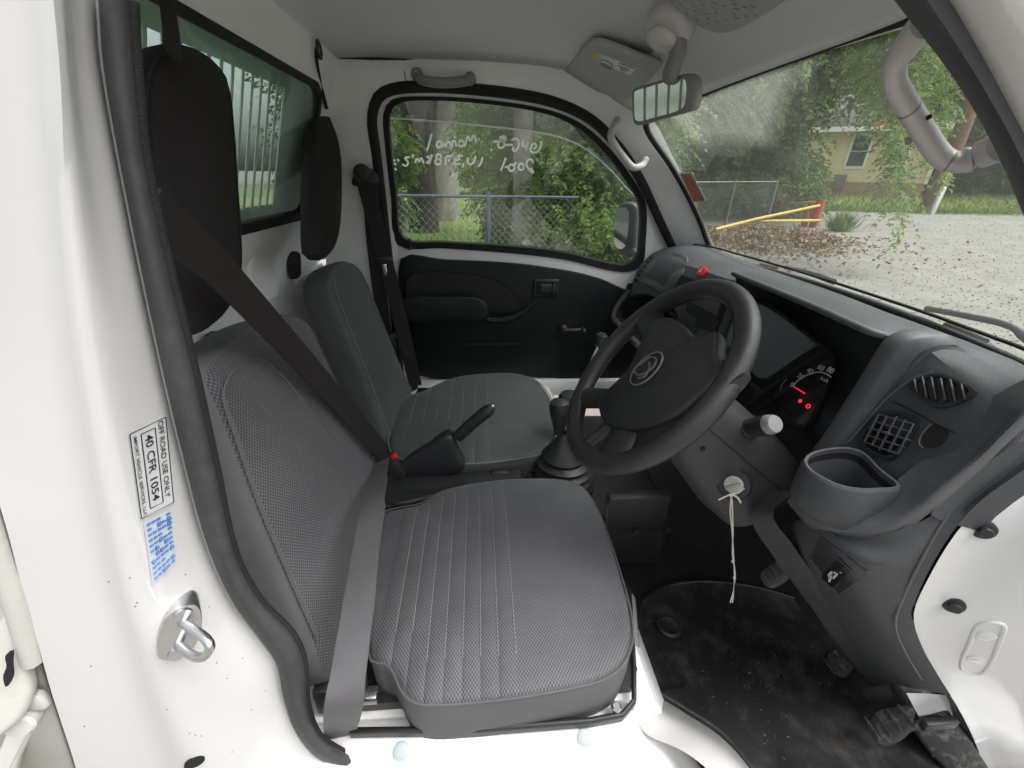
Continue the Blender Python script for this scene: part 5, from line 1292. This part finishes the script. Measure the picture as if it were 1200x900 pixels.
# ================================================================== OUTSIDE
def leafmat(name, c0, c1, trans=.35, scale=1.3):
    mt, nt, out = nodes_of(name)
    tc = nt.nodes.new('ShaderNodeTexCoord')
    na = nt.nodes.new('ShaderNodeTexNoise'); na.inputs['Scale'].default_value = scale; na.inputs['Detail'].default_value = 2; nt.links.new(tc.outputs['Object'], na.inputs['Vector'])
    nb_ = nt.nodes.new('ShaderNodeTexNoise'); nb_.inputs['Scale'].default_value = 9; nb_.inputs['Detail'].default_value = 2; nt.links.new(tc.outputs['Object'], nb_.inputs['Vector'])
    f = mth(nt, 'ADD', mth(nt, 'MULTIPLY', na.outputs['Fac'], .5), mth(nt, 'MULTIPLY', nb_.outputs['Fac'], .5))
    r = nt.nodes.new('ShaderNodeValToRGB'); r.color_ramp.elements[0].position = .36; r.color_ramp.elements[1].position = .64
    r.color_ramp.elements[0].color = (*c0, 1); r.color_ramp.elements[1].color = (*c1, 1); nt.links.new(f, r.inputs[0])
    b = nt.nodes.new('ShaderNodeBsdfPrincipled'); b.inputs['Roughness'].default_value = .55; b.inputs['Specular IOR Level'].default_value = .35
    t = nt.nodes.new('ShaderNodeBsdfTranslucent'); mx_ = nt.nodes.new('ShaderNodeMixShader'); mx_.inputs[0].default_value = trans
    nt.links.new(r.outputs[0], b.inputs['Base Color']); nt.links.new(r.outputs[0], t.inputs[0])
    nt.links.new(b.outputs[0], mx_.inputs[1]); nt.links.new(t.outputs[0], mx_.inputs[2]); nt.links.new(mx_.outputs[0], out.inputs[0])
    return mt
LEAF_A = leafmat('leaf_bright', (.07, .125, .028), (.25, .36, .10), .5)
LEAF_B = leafmat('leaf_mid', (.052, .10, .026), (.18, .27, .08), .45)
LEAF_C = leafmat('leaf_dark', (.036, .070, .026), (.12, .19, .065), .4, .5)
BARK_D = mat('dark_bark', (.045, .038, .030), .9, bump=(9, 1.), var=(7, .4))
BARK_L = mat('pale_bark', (.24, .22, .19), .9, bump=(9, 1.), var=(6, .25))
BARK_B = mat('brown_bark', (.16, .09, .06), .9, bump=(9, 1.), var=(6, .25))
def nn_(a): return a / np.maximum(1e-9, np.linalg.norm(a, axis=-1, keepdims=True))
def leafobj(name, verts, mt, parent=None, base=(0, 0, 0)):
    """many leaf-shaped quads as one mesh; verts is (n, 4, 3) in world space"""
    og = np.array(org(parent) if parent is not None else base, float)
    v = (verts - og).reshape(-1, 3).astype(np.float32); n = len(v) // 4
    me = bpy.data.meshes.new(name); me.vertices.add(n * 4); me.vertices.foreach_set('co', v.ravel())
    me.loops.add(n * 4); me.loops.foreach_set('vertex_index', np.arange(n * 4, dtype=np.int32))
    me.polygons.add(n); me.polygons.foreach_set('loop_start', np.arange(0, n * 4, 4, dtype=np.int32)); me.polygons.foreach_set('loop_total', np.full(n, 4, dtype=np.int32))
    me.materials.append(mt); me.update(calc_edges=True); me.validate()
    return link(bpy.data.objects.new(name, me), parent, V(og))
def leaves(p, d, L, W):
    """diamond leaves at p pointing along d"""
    n = len(p); r = nn_(rng.normal(size=(n, 3))); s = nn_(np.cross(d, r)); L = np.broadcast_to(L, (n,))[:, None]; W = np.broadcast_to(W, (n,))[:, None]
    return np.stack([p, p + d * L * .45 + s * W * .5, p + d * L, p + d * L * .45 - s * W * .5], 1)
def fronds(b, d, L, n, lL, lW, droop=.5):
    """drooping compound leaves: n pairs of leaflets along each rachis"""
    out = []; dn = np.array([0, 0, -1.])
    L = np.broadcast_to(L, (len(b),))[:, None]
    s = nn_(np.cross(d, dn + rng.normal(size=d.shape) * .3))
    for j in range(1, n + 1):
        t = j / n
        p = b + d * L * t + dn * L * droop * t * t
        for sg in (-1, 1):
            ld = nn_(s * sg * .9 + d * .45 + dn * (.25 + .5 * t * droop) + rng.normal(size=d.shape) * .18)
            out.append(leaves(p, ld, lL * (1 - .35 * abs(t - .45)) * rng.uniform(.8, 1.2, len(b)), lW))
    out.append(leaves(b + d * L + dn * L * droop, nn_(d + dn * droop), lL, lW))
    return np.concatenate(out)
def crown_pts(c, r, n, shell=.45, clump=14):
    """clumped points in an uneven ellipsoid, with their outward direction"""
    k = max(4, n // clump)
    u = nn_(rng.normal(size=(k, 3))); rr = rng.uniform(shell ** 2, 1, (k, 1)) ** .5
    cc_ = u * rr * (1 + .18 * np.sin(u[:, :1] * 5 + c[0]) * np.cos(u[:, 2:] * 6 + c[1]))
    i = rng.integers(0, k, n)
    p = cc_[i] + rng.normal(size=(n, 3)) * .11
    return np.array(c) + p * np.array(r), nn_(p + rng.normal(size=(n, 3)) * .6)
def trunk(name, path, r0, r1, mt, parent, seg=14):
    path = cr(path, 20); return tube(name, path, [r0 + (r1 - r0) * (i / 19) ** .8 for i in range(20)], mt, parent, seg=seg)
def tree(label, base, crowns, leaf, trunks, group=None, name='tree', frond=None, leafsize=(.12, .05)):
    t = thing(name, base, label, 'tree', group)
    for k, (path, r0, r1, bm_) in enumerate(trunks): trunk('trunk' if k == 0 else 'limb', path, r0, r1, bm_, t)
    ps = []
    for c, r, n in crowns:
        p, d = crown_pts(c, r, n)
        if frond: ps.append(fronds(p, nn_(d * np.array([1, 1, .35]) + np.array([0, 0, -.25])), frond[0] * rng.uniform(.7, 1.3, n), frond[1], frond[2], frond[3], frond[4]))
        else: ps.append(leaves(p, nn_(d + np.array([0, 0, -.5])), leafsize[0] * rng.uniform(.7, 1.3, n), leafsize[1]))
    leafobj('crown', np.concatenate(ps), leaf, t)
    return t
def far(px, py, dist): 
    """point on a sight line at a level distance from the camera"""
    r = ray(px, py); return CAM + r * (dist / math.hypot(r.x, r.y))
def onground(px, dist):
    p = far(px, 230, dist); return V((p.x, p.y, gz(p.x, p.y)))

# --- lawns
GRASS = leafmat('lawn_grass', (.10, .15, .03), (.22, .29, .07), .1, .5)
def lawn_patch(name, poly, n=40, off=.006):
    (ax, ay), (bx, by), (cx, cy), (dx, dy) = poly; rows = []
    for i in range(n):
        u = i / (n - 1); r = []
        for j in range(n):
            v = j / (n - 1); x = (ax * (1 - u) + bx * u) * (1 - v) + (dx * (1 - u) + cx * u) * v; y = (ay * (1 - u) + by * u) * (1 - v) + (dy * (1 - u) + cy * u) * v
            r.append(V((x, y, gz(x, y) + off + .02 * math.sin(x * 1.3) * math.cos(y * 1.1) + .02)))
        rows.append(r)
    return tag(loft(name, rows, GRASS), kind='structure')
lawn1 = lawn_patch('lawn', [(-12, 5.6), (3.2, 5.6), (9, 40), (-30, 40)])
e0, e1 = gp(930, 246), gp(1240, 250)
ed = (e1 - e0).normalized(); en = V((-ed.y, ed.x, 0))
if en.dot(V((.66, .75, 0))) < 0: en = -en
A0, A1 = e0 - ed * 14, e1 + ed * 30
lawn2 = lawn_patch('verge', [(A0.x, A0.y), (A1.x, A1.y), (A1.x + en.x * 45, A1.y + en.y * 45), (A0.x + en.x * 45, A0.y + en.y * 45)])
bl_ = []
n = 9000
x, y = rng.uniform(-5, 4.5, n), 5.8 + rng.uniform(0, 1, n) ** 1.5 * 14
p = np.stack([x, y, np.array([gz(a, b) for a, b in zip(x, y)]) + .02], 1)
bl_.append(leaves(p, nn_(rng.normal(size=(n, 3)) * .35 + np.array([0, 0, 1.])), rng.uniform(.08, .22, n), .014))
n = 7000
u, v = rng.uniform(0, 1, n), rng.uniform(0, 1, n) ** 2 * 6
x, y = e0.x + (e1.x - e0.x) * u * 1.2 + en.x * v - .5 * en.x, e0.y + (e1.y - e0.y) * u * 1.2 + en.y * v - .5 * en.y
p = np.stack([x, y, np.array([gz(a, b) for a, b in zip(x, y)]) + .02], 1)
bl_.append(leaves(p, nn_(rng.normal(size=(n, 3)) * .4 + np.array([0, 0, 1.])), rng.uniform(.08, .25, n), .03))
gr_o2 = leafobj('grass', np.concatenate(bl_), GRASS); tag(gr_o2, 'loose green grass blades on the lawns', 'grass', kind='stuff')

n = 22000
rr = 3.2 + 24 * rng.uniform(0, 1, n) ** 1.6; az = rng.uniform(rad(20), rad(70), n)
x, y = rr * np.cos(az) + .3, rr * np.sin(az) - .3
p = np.stack([x, y, np.array([gz(a, b) for a, b in zip(x, y)]) + .006], 1)
STONE = leafmat('gravel_stones', (.17, .162, .145), (.27, .26, .235), 0.0, 6)
st_o = leafobj('gravel', leaves(p, nn_(rng.normal(size=(n, 3)) * np.array([1, 1, .10])), rng.uniform(.010, .026, n) * (1 + rr * .05), .016), STONE); tag(st_o, 'loose pale gravel stones on the yard outside', 'gravel', kind='stuff')

# --- chain-link fences
GALV = mat('galvanised_steel', (.085, .105, .14), .5, metal=.3, var=(5, .15))
WIRE = mat('fence_wire', (.20, .21, .20), .5, metal=.5)
def fence(label, a, b, h, posts):
    a, b = V(a), V(b); a.z = gz(a.x, a.y); b.z = gz(b.x, b.y)
    f = thing('chain_link_fence', a.lerp(b, .5), label, 'fence')
    up = V((0, 0, h)); L = (b - a).length; d = (b - a) / L
    tube('top_rail', [a + up, b + up], .017, GALV, f, seg=8)
    for t in posts:
        p_ = a.lerp(b, t); tube('post', [p_ - V((0, 0, .2)), p_ + up + V((0, 0, .05))], .026, GALV, f, seg=10)
    g = []; st_ = .085; off = d.cross(V((0, 0, 1))) * -.028
    k = int((L + h) / st_)
    for i in range(k):
        for sg in (1, -1):
            s0 = i * st_ - (h if sg > 0 else 0); s1 = s0 + (h if sg > 0 else -h) 
            z0, z1 = 0., h
            if sg < 0: s0, s1 = i * st_, i * st_ - h
            lo, hi = max(0, min(s0, s1)), min(L, max(s0, s1))
            if hi - lo < .01: continue
            za = z0 + (z1 - z0) * ((lo - s0) / (s1 - s0)); zb = z0 + (z1 - z0) * ((hi - s0) / (s1 - s0))
            g.append(tube_geo([a + d * lo + V((0, 0, za)) + off, a + d * hi + V((0, 0, zb)) + off], .0020, 3))
    tag(multi('wire_mesh', g, WIRE, f, smooth=False), kind='stuff')
    return f
r0, r1 = P(455, 229, Y=4.75), P(652, 219, Y=5.05)
hF = r0.z - gz(r0.x, r0.y)
fence('chain-link fence with pale blue rail outside the passenger window', r0 - (r1 - r0) * .4, r1 + (r1 - r0) * .15, hF, (0.04, .63))
q0, q1 = far(800, 210, 13), far(913, 207, 14.5)
GALV = WIRE
fence('chain-link fence in front of the hedge beyond the windscreen', q0, q1, 1.25, (.05, .55, 1.0))

# --- trees outside the passenger window
def at_(px, dist, z): p = onground(px, dist); return V((p.x, p.y, z))
def L3(p): return (p.x, p.y, p.z)
b = onground(494, 12.0)
tree('thick dark tree trunk standing on the lawn left of the fence post', b, [(L3(b + V((0, 0, 6.2))), (3.2, 3., 2.2), 1500)], LEAF_C, [([b - V((0, 0, .3)), b + V((.02, 0, 1.5)), b + V((-.05, 0, 4)), b + V((0, 0, 6.5))], .42, .25, BARK_D)], frond=(.5, 6, .16, .06, .5))
b = onground(518, 15)
tree('broad pale tree trunk behind the dark one, seen through the passenger window', b, [(L3(b + V((-1, 1, 7))), (3.5, 3., 2.6), 1200)], LEAF_B, [([b - V((0, 0, .3)), b + V((.0, 0, 2.5)), b + V((.05, 0, 5)), b + V((0, 0, 8))], .60, .42, BARK_L)], frond=(.5, 6, .18, .07, .5))
b = onground(608, 6.1)
tree('slender pale tree trunk rising out of the green shrub', b, [(L3(b + V((.6, .5, 5.6))), (2.8, 2.4, 1.9), 1300)], LEAF_B, [([b - V((0, 0, .3)), b + V((.05, 0, 1.2)), b + V((.0, 0, 3.5)), b + V((.05, 0, 6))], .14, .11, BARK_L)], frond=(.45, 6, .16, .06, .5))
b = onground(672, 6.6)
tree('leafy green shrub with hanging compound leaves near the side mirror', b, [(L3(b + V((.1, 0, 1.0))), (1.35, 1.0, .75), 1500), (L3(b + V((-.35, .5, 1.9))), (1.4, 1.0, .8), 1000), (L3(b + V((.7, .3, 2.1))), (1.0, .9, .7), 600), (L3(b + V((.9, -.2, .55))), (.9, .8, .5), 700)], LEAF_A,
     [([b - V((0, 0, .2)), b + V((.1, .1, .8)), b + V((.0, .1, 1.9))], .05, .02, BARK_D), ([b + V((0, 0, .3)), b + V((.4, .1, 1.2)), b + V((.7, .1, 2.0))], .035, .012, BARK_D), ([b + V((0, 0, .3)), b + V((-.4, .1, 1.2)), b + V((-.6, .2, 1.9))], .035, .012, BARK_D)], name='shrub', frond=(.26, 6, .085, .030, .6))
b = onground(606, 9.0)
tree('mid green bush behind the fence post', b, [(L3(b + V((.1, 0, 1.2))), (.75, .7, 1.3), 1200)], LEAF_B, [([b - V((0, 0, .2)), b + V((.05, 0, .8)), b + V((0, 0, 2))], .06, .02, BARK_D)], name='bush', frond=(.26, 6, .10, .036, .6))
b = onground(463, 10.5)
tree('bright leafy bush at the rear edge of the passenger window', b, [(L3(b + V((-.3, 0, 1.6))), (.65, .8, 1.1), 900)], LEAF_A, [([b - V((0, 0, .2)), b + V((.05, 0, .8)), b + V((-.2, 0, 2))], .06, .02, BARK_D)], name='bush', frond=(.26, 6, .11, .04, .6))

b = onground(529, 27)
tree('yellow green tree across the far lawn, leaves coloured as if sunlit', b, [(L3(b + V((0, 0, 3.0))), (2.4, 2.2, 3.0), 1800)], leafmat('leaf_sunlit_tint', (.14, .20, .03), (.30, .38, .08), .45), [([b - V((0, 0, .2)), b + V((.05, 0, 1)), b + V((0, 0, 4))], .15, .05, BARK_D)], frond=(.5, 4, .22, .1, .5))  # sunlight on the far foliage is put into this yellower leaf colour
# --- trees beyond the windscreen
b = onground(800, 17)
tree('dense dark tree behind the far windscreen pillar', b, [(L3(b + V((0, 0, 3.4))), (3.0, 2.4, 3.0), 2600)], LEAF_C, [([b - V((0, 0, .3)), b + V((.1, 0, 2)), b + V((0, 0, 5))], .25, .12, BARK_D)], frond=(.5, 5, .20, .08, .5))
b = onground(868, 17.5)
tree('tall mid green tree behind the rear view mirror', b, [(L3(b + V((0, 0, 4.6))), (2.8, 2.4, 3.2), 2400), (L3(b + V((.5, 0, 1.2))), (1.8, 1.4, 1.2), 900)], LEAF_B, [([b - V((0, 0, .3)), b + V((.1, 0, 2)), b + V((0, 0, 6))], .25, .12, BARK_D)], frond=(.5, 5, .19, .08, .5))
b = onground(902, 18.6)
tree('low leafy hedge bush behind the end of the wire fence', b, [(L3(b + V((0, 0, .9))), (1.7, 1.1, .95), 1500)], LEAF_B, [([b - V((0, 0, .2)), b + V((.05, 0, .8)), b + V((0, 0, 1.3))], .07, .03, BARK_D)], name='bush', frond=(.32, 5, .14, .055, .5))
b = onground(985, 19)
tree('tall tree with light green foliage left of the house window', b, [(L3(b + V((-1.2, 0, 6.9))), (2.4, 2.2, 2.3), 2400)], LEAF_A, [([b + V((-1.8, 1, -.3)), b + V((-1.7, .8, 2)), b + V((-1, .2, 4)), b + V((-.6, 0, 6))], .2, .1, BARK_D)], frond=(.5, 5, .18, .07, .6))
# near tree on the right with long hanging strands
b = onground(1093, 24)
hang = thing('tree', b, 'weeping tree with long hanging strands of leaves in front of the house', 'tree')
trunk('trunk', [b - V((0, 0, .3)), b + V((.05, 0, 1.5)), b + V((.0, 0, 3)), b + V((-.2, 0, 6))], .30, .2, BARK_B, hang)
fr_p, fr_d = [], []
cols = [(1020, 110, 4), (1036, 140, 6), (1048, 225, 5), (1052, 282, 6), (1056, 230, 5), (1066, 160, 6), (1080, 130, 6), (1092, 150, 6), (1100, 185, 6), (1106, 215, 6), (1098, 120, 5), (1010, 80, 5), (995, 60, 5), (1030, 90, 6), (1075, 90, 6), (1060, 110, 6), (1085, 70, 6), (1110, 140, 5), (1050, 200, 5), (1054, 255, 5), (1025, 60, 6), (1050, 60, 6), (1090, 40, 6), (1008, 100, 4), (1040, 160, 5)]
for px, py, wpx in cols:
    D = random.uniform(9.0, 11.0); top = far(px + random.uniform(-10, 10), -60, D); bot = far(px, py, D)
    n_ = 46
    for i in range(n_):
        t = (i + random.random()) / n_; pz = top.lerp(bot, t) + V((random.gauss(0, 1), random.gauss(0, 1), 0)) * (.02 * wpx * (1.2 - .75 * t))
        a = random.uniform(0, 6.283); fr_p.append(L3(pz)); fr_d.append((math.cos(a), math.sin(a), -.2))
lim = far(1060, -40, 10)
for i in range(500):
    pz = lim + V((random.gauss(0, 1.2), random.gauss(0, .9), random.gauss(.5, .35))); a = random.uniform(0, 6.283); fr_p.append(L3(pz)); fr_d.append((math.cos(a), math.sin(a), -.2))
leafobj('crown', fronds(np.array(fr_p), nn_(np.array(fr_d)), rng.uniform(.18, .32, len(fr_p)), 6, .095, .034, .8), LEAF_A, hang)
b = onground(1165, 36)
tree('dark shrub mass at the right edge of the windscreen', b, [(L3(b + V((0, 0, 1.2))), (3.2, 2, 1.6), 2200), (L3(b + V((1, 0, 3.8))), (2.6, 2, 2.4), 1800)], LEAF_C, [([b - V((0, 0, .2)), b + V((.05, 0, 1)), b + V((0, 0, 3.4))], .15, .05, BARK_D)], name='shrub', frond=(.5, 5, .2, .08, .4))
b = onground(1100, 31)
tree('dark tree behind the right end of the house', b, [(L3(b + V((0, 0, 4.0))), (3.4, 3, 3.4), 2600)], LEAF_C, [([b - V((0, 0, .2)), b + V((.05, 0, 2)), b + V((0, 0, 5))], .3, .1, BARK_D)], frond=(.6, 5, .25, .1, .4))
# woodland that closes the view
wp_ = []
for k in range(26):
    px = 380 + k * 40; r = ray(px, 210); az = math.atan2(r.y, r.x); D = random.uniform(33, 44); h_ = random.uniform(8, 12)
    c = (CAM.x + math.cos(az) * D, CAM.y + math.sin(az) * D, h_ * .62)
    p_, d_ = crown_pts(c, (4.2, 4.2, h_ * .75), 3600, .35, 30)
    wp_.append(leaves(p_, nn_(d_ + np.array([0, 0, -.4])), rng.uniform(.3, .55, len(p_)), .22))
for k in range(9):      # and on round behind the camera, where the mirrors look
    az = rad(165 + k * 22); D = random.uniform(16, 22); h_ = random.uniform(6, 9)
    c = (CAM.x + math.cos(az) * D, CAM.y + math.sin(az) * D, h_ * .45)
    p_, d_ = crown_pts(c, (2.6, 2.6, h_ * .5), 1500, .35, 30)
    wp_.append(leaves(p_, nn_(d_ + np.array([0, 0, -.4])), rng.uniform(.3, .55, len(p_)), .22))
wood = leafobj('woodland', np.concatenate(wp_), LEAF_C); tag(wood, 'dark green woodland closing the background behind the lawns', 'woodland', kind='stuff')

# --- house
SIDING = mat('cream_yellow_siding', (.66, .55, .32), .7, var=(2, .06))
BRICKB = mat('tan_brick_base', (.33, .21, .13), .9, var=(8, .2), bump=(30, .5))
TRIMW = mat('white_house_trim', (.75, .74, .70), .5)
ROOFM = mat('grey_shingle', (.16, .155, .15), .9, bump=(20, .6), var=(4, .2))
DARKWIN = mat('dark_window_glass', (.03, .035, .04), .08, spec=.8)
HD = 27.0
hl, hr = far(930, 220, HD), far(1082, 220, HD + .5)
hz0 = far(1000, 223, HD).z
hl.z = hr.z = hz0
hd = (hr - hl).normalized(); hn = V((hd.y, -hd.x, 0))
if hn.dot(CAM - hl) < 0: hn = -hn
house = thing('house', hl.lerp(hr, .5), 'cream yellow clapboard house with white trim behind the trees', 'house')
HWd = (hr - hl).length; HH = 2.55
back_ = -hn * 7
rbox('wall', hl.lerp(hr, .5) - hn * 3.5 + V((0, 0, HH / 2)), (HWd, 7, HH), SIDING, house, axes=(hd, -hn, V((0, 0, 1))), bev=0)
rbox('foundation', hl.lerp(hr, .5) - hn * 3.48 + V((0, 0, .02)), (HWd + .02, 7.08, .62), BRICKB, house, axes=(hd, -hn, V((0, 0, 1))), bev=0)
nbd = 17; bd0 = None
for i in range(nbd):
    zb = .36 + (HH - .36) * (i + .5) / nbd
    c = hl.lerp(hr, .5) + hn * .012 + V((0, 0, zb)); bh = (HH - .36) / nbd
    if bd0 is None: bd0 = rbox('siding_board', c, (HWd, .018, bh * 1.04), SIDING, house, axes=(hd, (hn * 1 + V((0, 0, .10))), V((0, 0, 1)) - hn * .10), bev=0); z_first = zb
    else: q = bd0.copy(); COL.objects.link(q); q.parent = house; q.location = (0, 0, zb - z_first)
for t in (.0, 1.0): rbox('corner_board', hl.lerp(hr, t) + hn * .03 + V((0, 0, HH / 2 + .16)), (.14, .06, HH - .30), TRIMW, house, axes=(hd, hn, V((0, 0, 1))), bev=0)
def hwin(px, w, h, zc):
    pz = P(px, 190, pl=(hl, hn)); c = V((pz.x, pz.y, hz0 + zc)) + hn * .04
    f_ = rbox('window', c, (w + .2, .06, h + .2), TRIMW, house, axes=(hd, hn, V((0, 0, 1))), bev=.005)
    rbox('pane', c + hn * .036 + V((0, 0, h / 4)), (w, .01, h / 2 - .03), DARKWIN, f_, axes=(hd, hn, V((0, 0, 1))), bev=0)
    rbox('pane', c + hn * .036 - V((0, 0, h / 4)), (w, .01, h / 2 - .03), DARKWIN, f_, axes=(hd, hn, V((0, 0, 1))), bev=0)
hwin(1002, .62, 1.25, 1.62); hwin(1049, .62, 1.1, 1.62)
rf0, rf1 = hl - hd * .5 + hn * .5 + V((0, 0, HH)), hr + hd * .5 + hn * .5 + V((0, 0, HH))
roof = loft('roof', [[rf0, rf1], [rf0 - hn * 4 + V((0, 0, 1.7)), rf1 - hn * 4 + V((0, 0, 1.7))], [rf0 - hn * 8, rf1 - hn * 8]], ROOFM, house, thick=.08, ang=20)
rbox('fascia', rf0.lerp(rf1, .5) + hn * .03 - V((0, 0, .08)), (HWd + 1.0, .05, .20), TRIMW, house, axes=(hd, hn, V((0, 0, 1))), bev=0)
rbox('wall_box', P(983, 213, pl=(hl + hn * .1, hn)), (.5, .2, .62), mat('grey_box', (.12, .115, .11), .7), house, axes=(hd, hn, V((0, 0, 1))), bev=.02)  # plain grey box against the house wall
# white marker post by the trunk
p_ = onground(1101, 22.5)
mp_ = rbox('marker_post', p_ + V((0, 0, .45)), (.16, .10, .95), mat('marker_white', (.62, .64, .58), .6, var=(6, .1)), None, axes=(V((1, 0, 0)), V((0, 1, 0)), V((.03, 0, 1))), bev=.02, base=p_)
tag(mp_, 'short white marker post on the verge beside a brown trunk', 'post')

# --- red and yellow pipe barrier with a heap of dead leaves
REDP = mat('flaking_red_paint', (.42, .05, .04), .6, var=(14, .3), dust=(18, (.55, .40, .10), .8))
YELP = mat('flaking_yellow_paint', (.60, .42, .08), .6, var=(14, .2), dust=(22, (.25, .12, .06), .7))
gb = onground(964, 16.0); gl_ = onground(919, 16.9); gf_ = onground(838, 11.5)
bar = thing('pipe_barrier', gb, 'red and yellow painted pipe barrier at the end of the gravel', 'barrier')
hg = far(964, 234, 16.0).z - gb.z
tube('post', [gb - V((0, 0, .2)), gb + V((0, 0, hg))], .115, REDP, bar, seg=12)
tube('post', [gb + V((-.2, .12, -.2)), gb + V((-.2, .12, hg * .86))], .09, REDP, bar, seg=12)
tube('post', [gl_ - V((0, 0, .2)), gl_ + V((0, 0, far(919, 234, 16.9).z - gl_.z))], .085, REDP, bar, seg=12)
tube('rail', [far(921, 238, 16.9), far(962, 237, 16.0)], .036, YELP, bar, seg=8)
tube('rail', [far(838, 269, 12.2), far(885, 257, 14), far(960, 241, 15.9)], .042, YELP, bar, seg=8)
tube('rail', [far(890, 259, 14.2), far(961, 258.5, 15.9)], .040, YELP, bar, seg=8)
n = 14000
c0 = onground(905, 12.6); pu, pv = nn_(np.array([[ -.75, .66, 0]]))[0], np.array([.66, .75, 0])
wide = np.where(rng.uniform(size=n) < .06, .9, .42); a, b_ = rng.normal(size=n) * wide, rng.normal(size=n) * wide
px_, py_ = a, b_
x = c0.x + px_ * pu[0] * 1.75 + py_ * pv[0] * 2.2; y = c0.y + px_ * pu[1] * 1.75 + py_ * pv[1] * 2.2
hgt = .28 * np.exp(-(px_ ** 2 + py_ ** 2) * 2.2) + rng.uniform(0, .05, n)
pts = np.stack([x, y, np.array([gz(i, j) for i, j in zip(x, y)]) + hgt], 1)
LITTER = leafmat('dead_leaves', (.10, .055, .03), (.36, .25, .15), .1, 4)
lit = leafobj('leaf_litter', leaves(pts, nn_(rng.normal(size=(n, 3)) * np.array([1, 1, .35])), rng.uniform(.05, .11, n), .05), LITTER)
tag(lit, 'heap of dry brown leaves under the pipe barrier', 'leaves', kind='stuff')
nr_ = 24; mrows = []
for i in range(nr_):
    rr_ = i / (nr_ - 1) * .95
    mrows.append([V((c0.x + rr_ * math.cos(t) * pu[0] * 1.75 + rr_ * math.sin(t) * pv[0] * 2.2, c0.y + rr_ * math.cos(t) * pu[1] * 1.75 + rr_ * math.sin(t) * pv[1] * 2.2, 0)) for t in [2 * math.pi * k / 32 for k in range(32)]])
    for p_ in mrows[-1]: p_.z = gz(p_.x, p_.y) + .27 * math.exp(-rr_ * rr_ * 2.2) - .012 - .06 * (rr_ / .95) ** 2
hp_ = loft('soil_heap', mrows, mat('brown_leaf_soil', (.16, .115, .075), .95, bump=(14, 1.), var=(6, .35)), None, cv=True); tag(hp_, kind='structure')
n = 500; c1 = onground(998, 15.5)
pp_ = np.array(L3(c1)) + rng.normal(size=(n, 3)) * np.array([.12, .12, .0])
weed = thing('weed_tuft', c1, 'tuft of tall weeds on the gravel right of the barrier', 'weeds')
leafobj('blades', leaves(pp_, nn_(rng.normal(size=(n, 3)) * .35 + np.array([0, 0, 1.])), rng.uniform(.2, .6, n), .025), LEAF_B, weed)
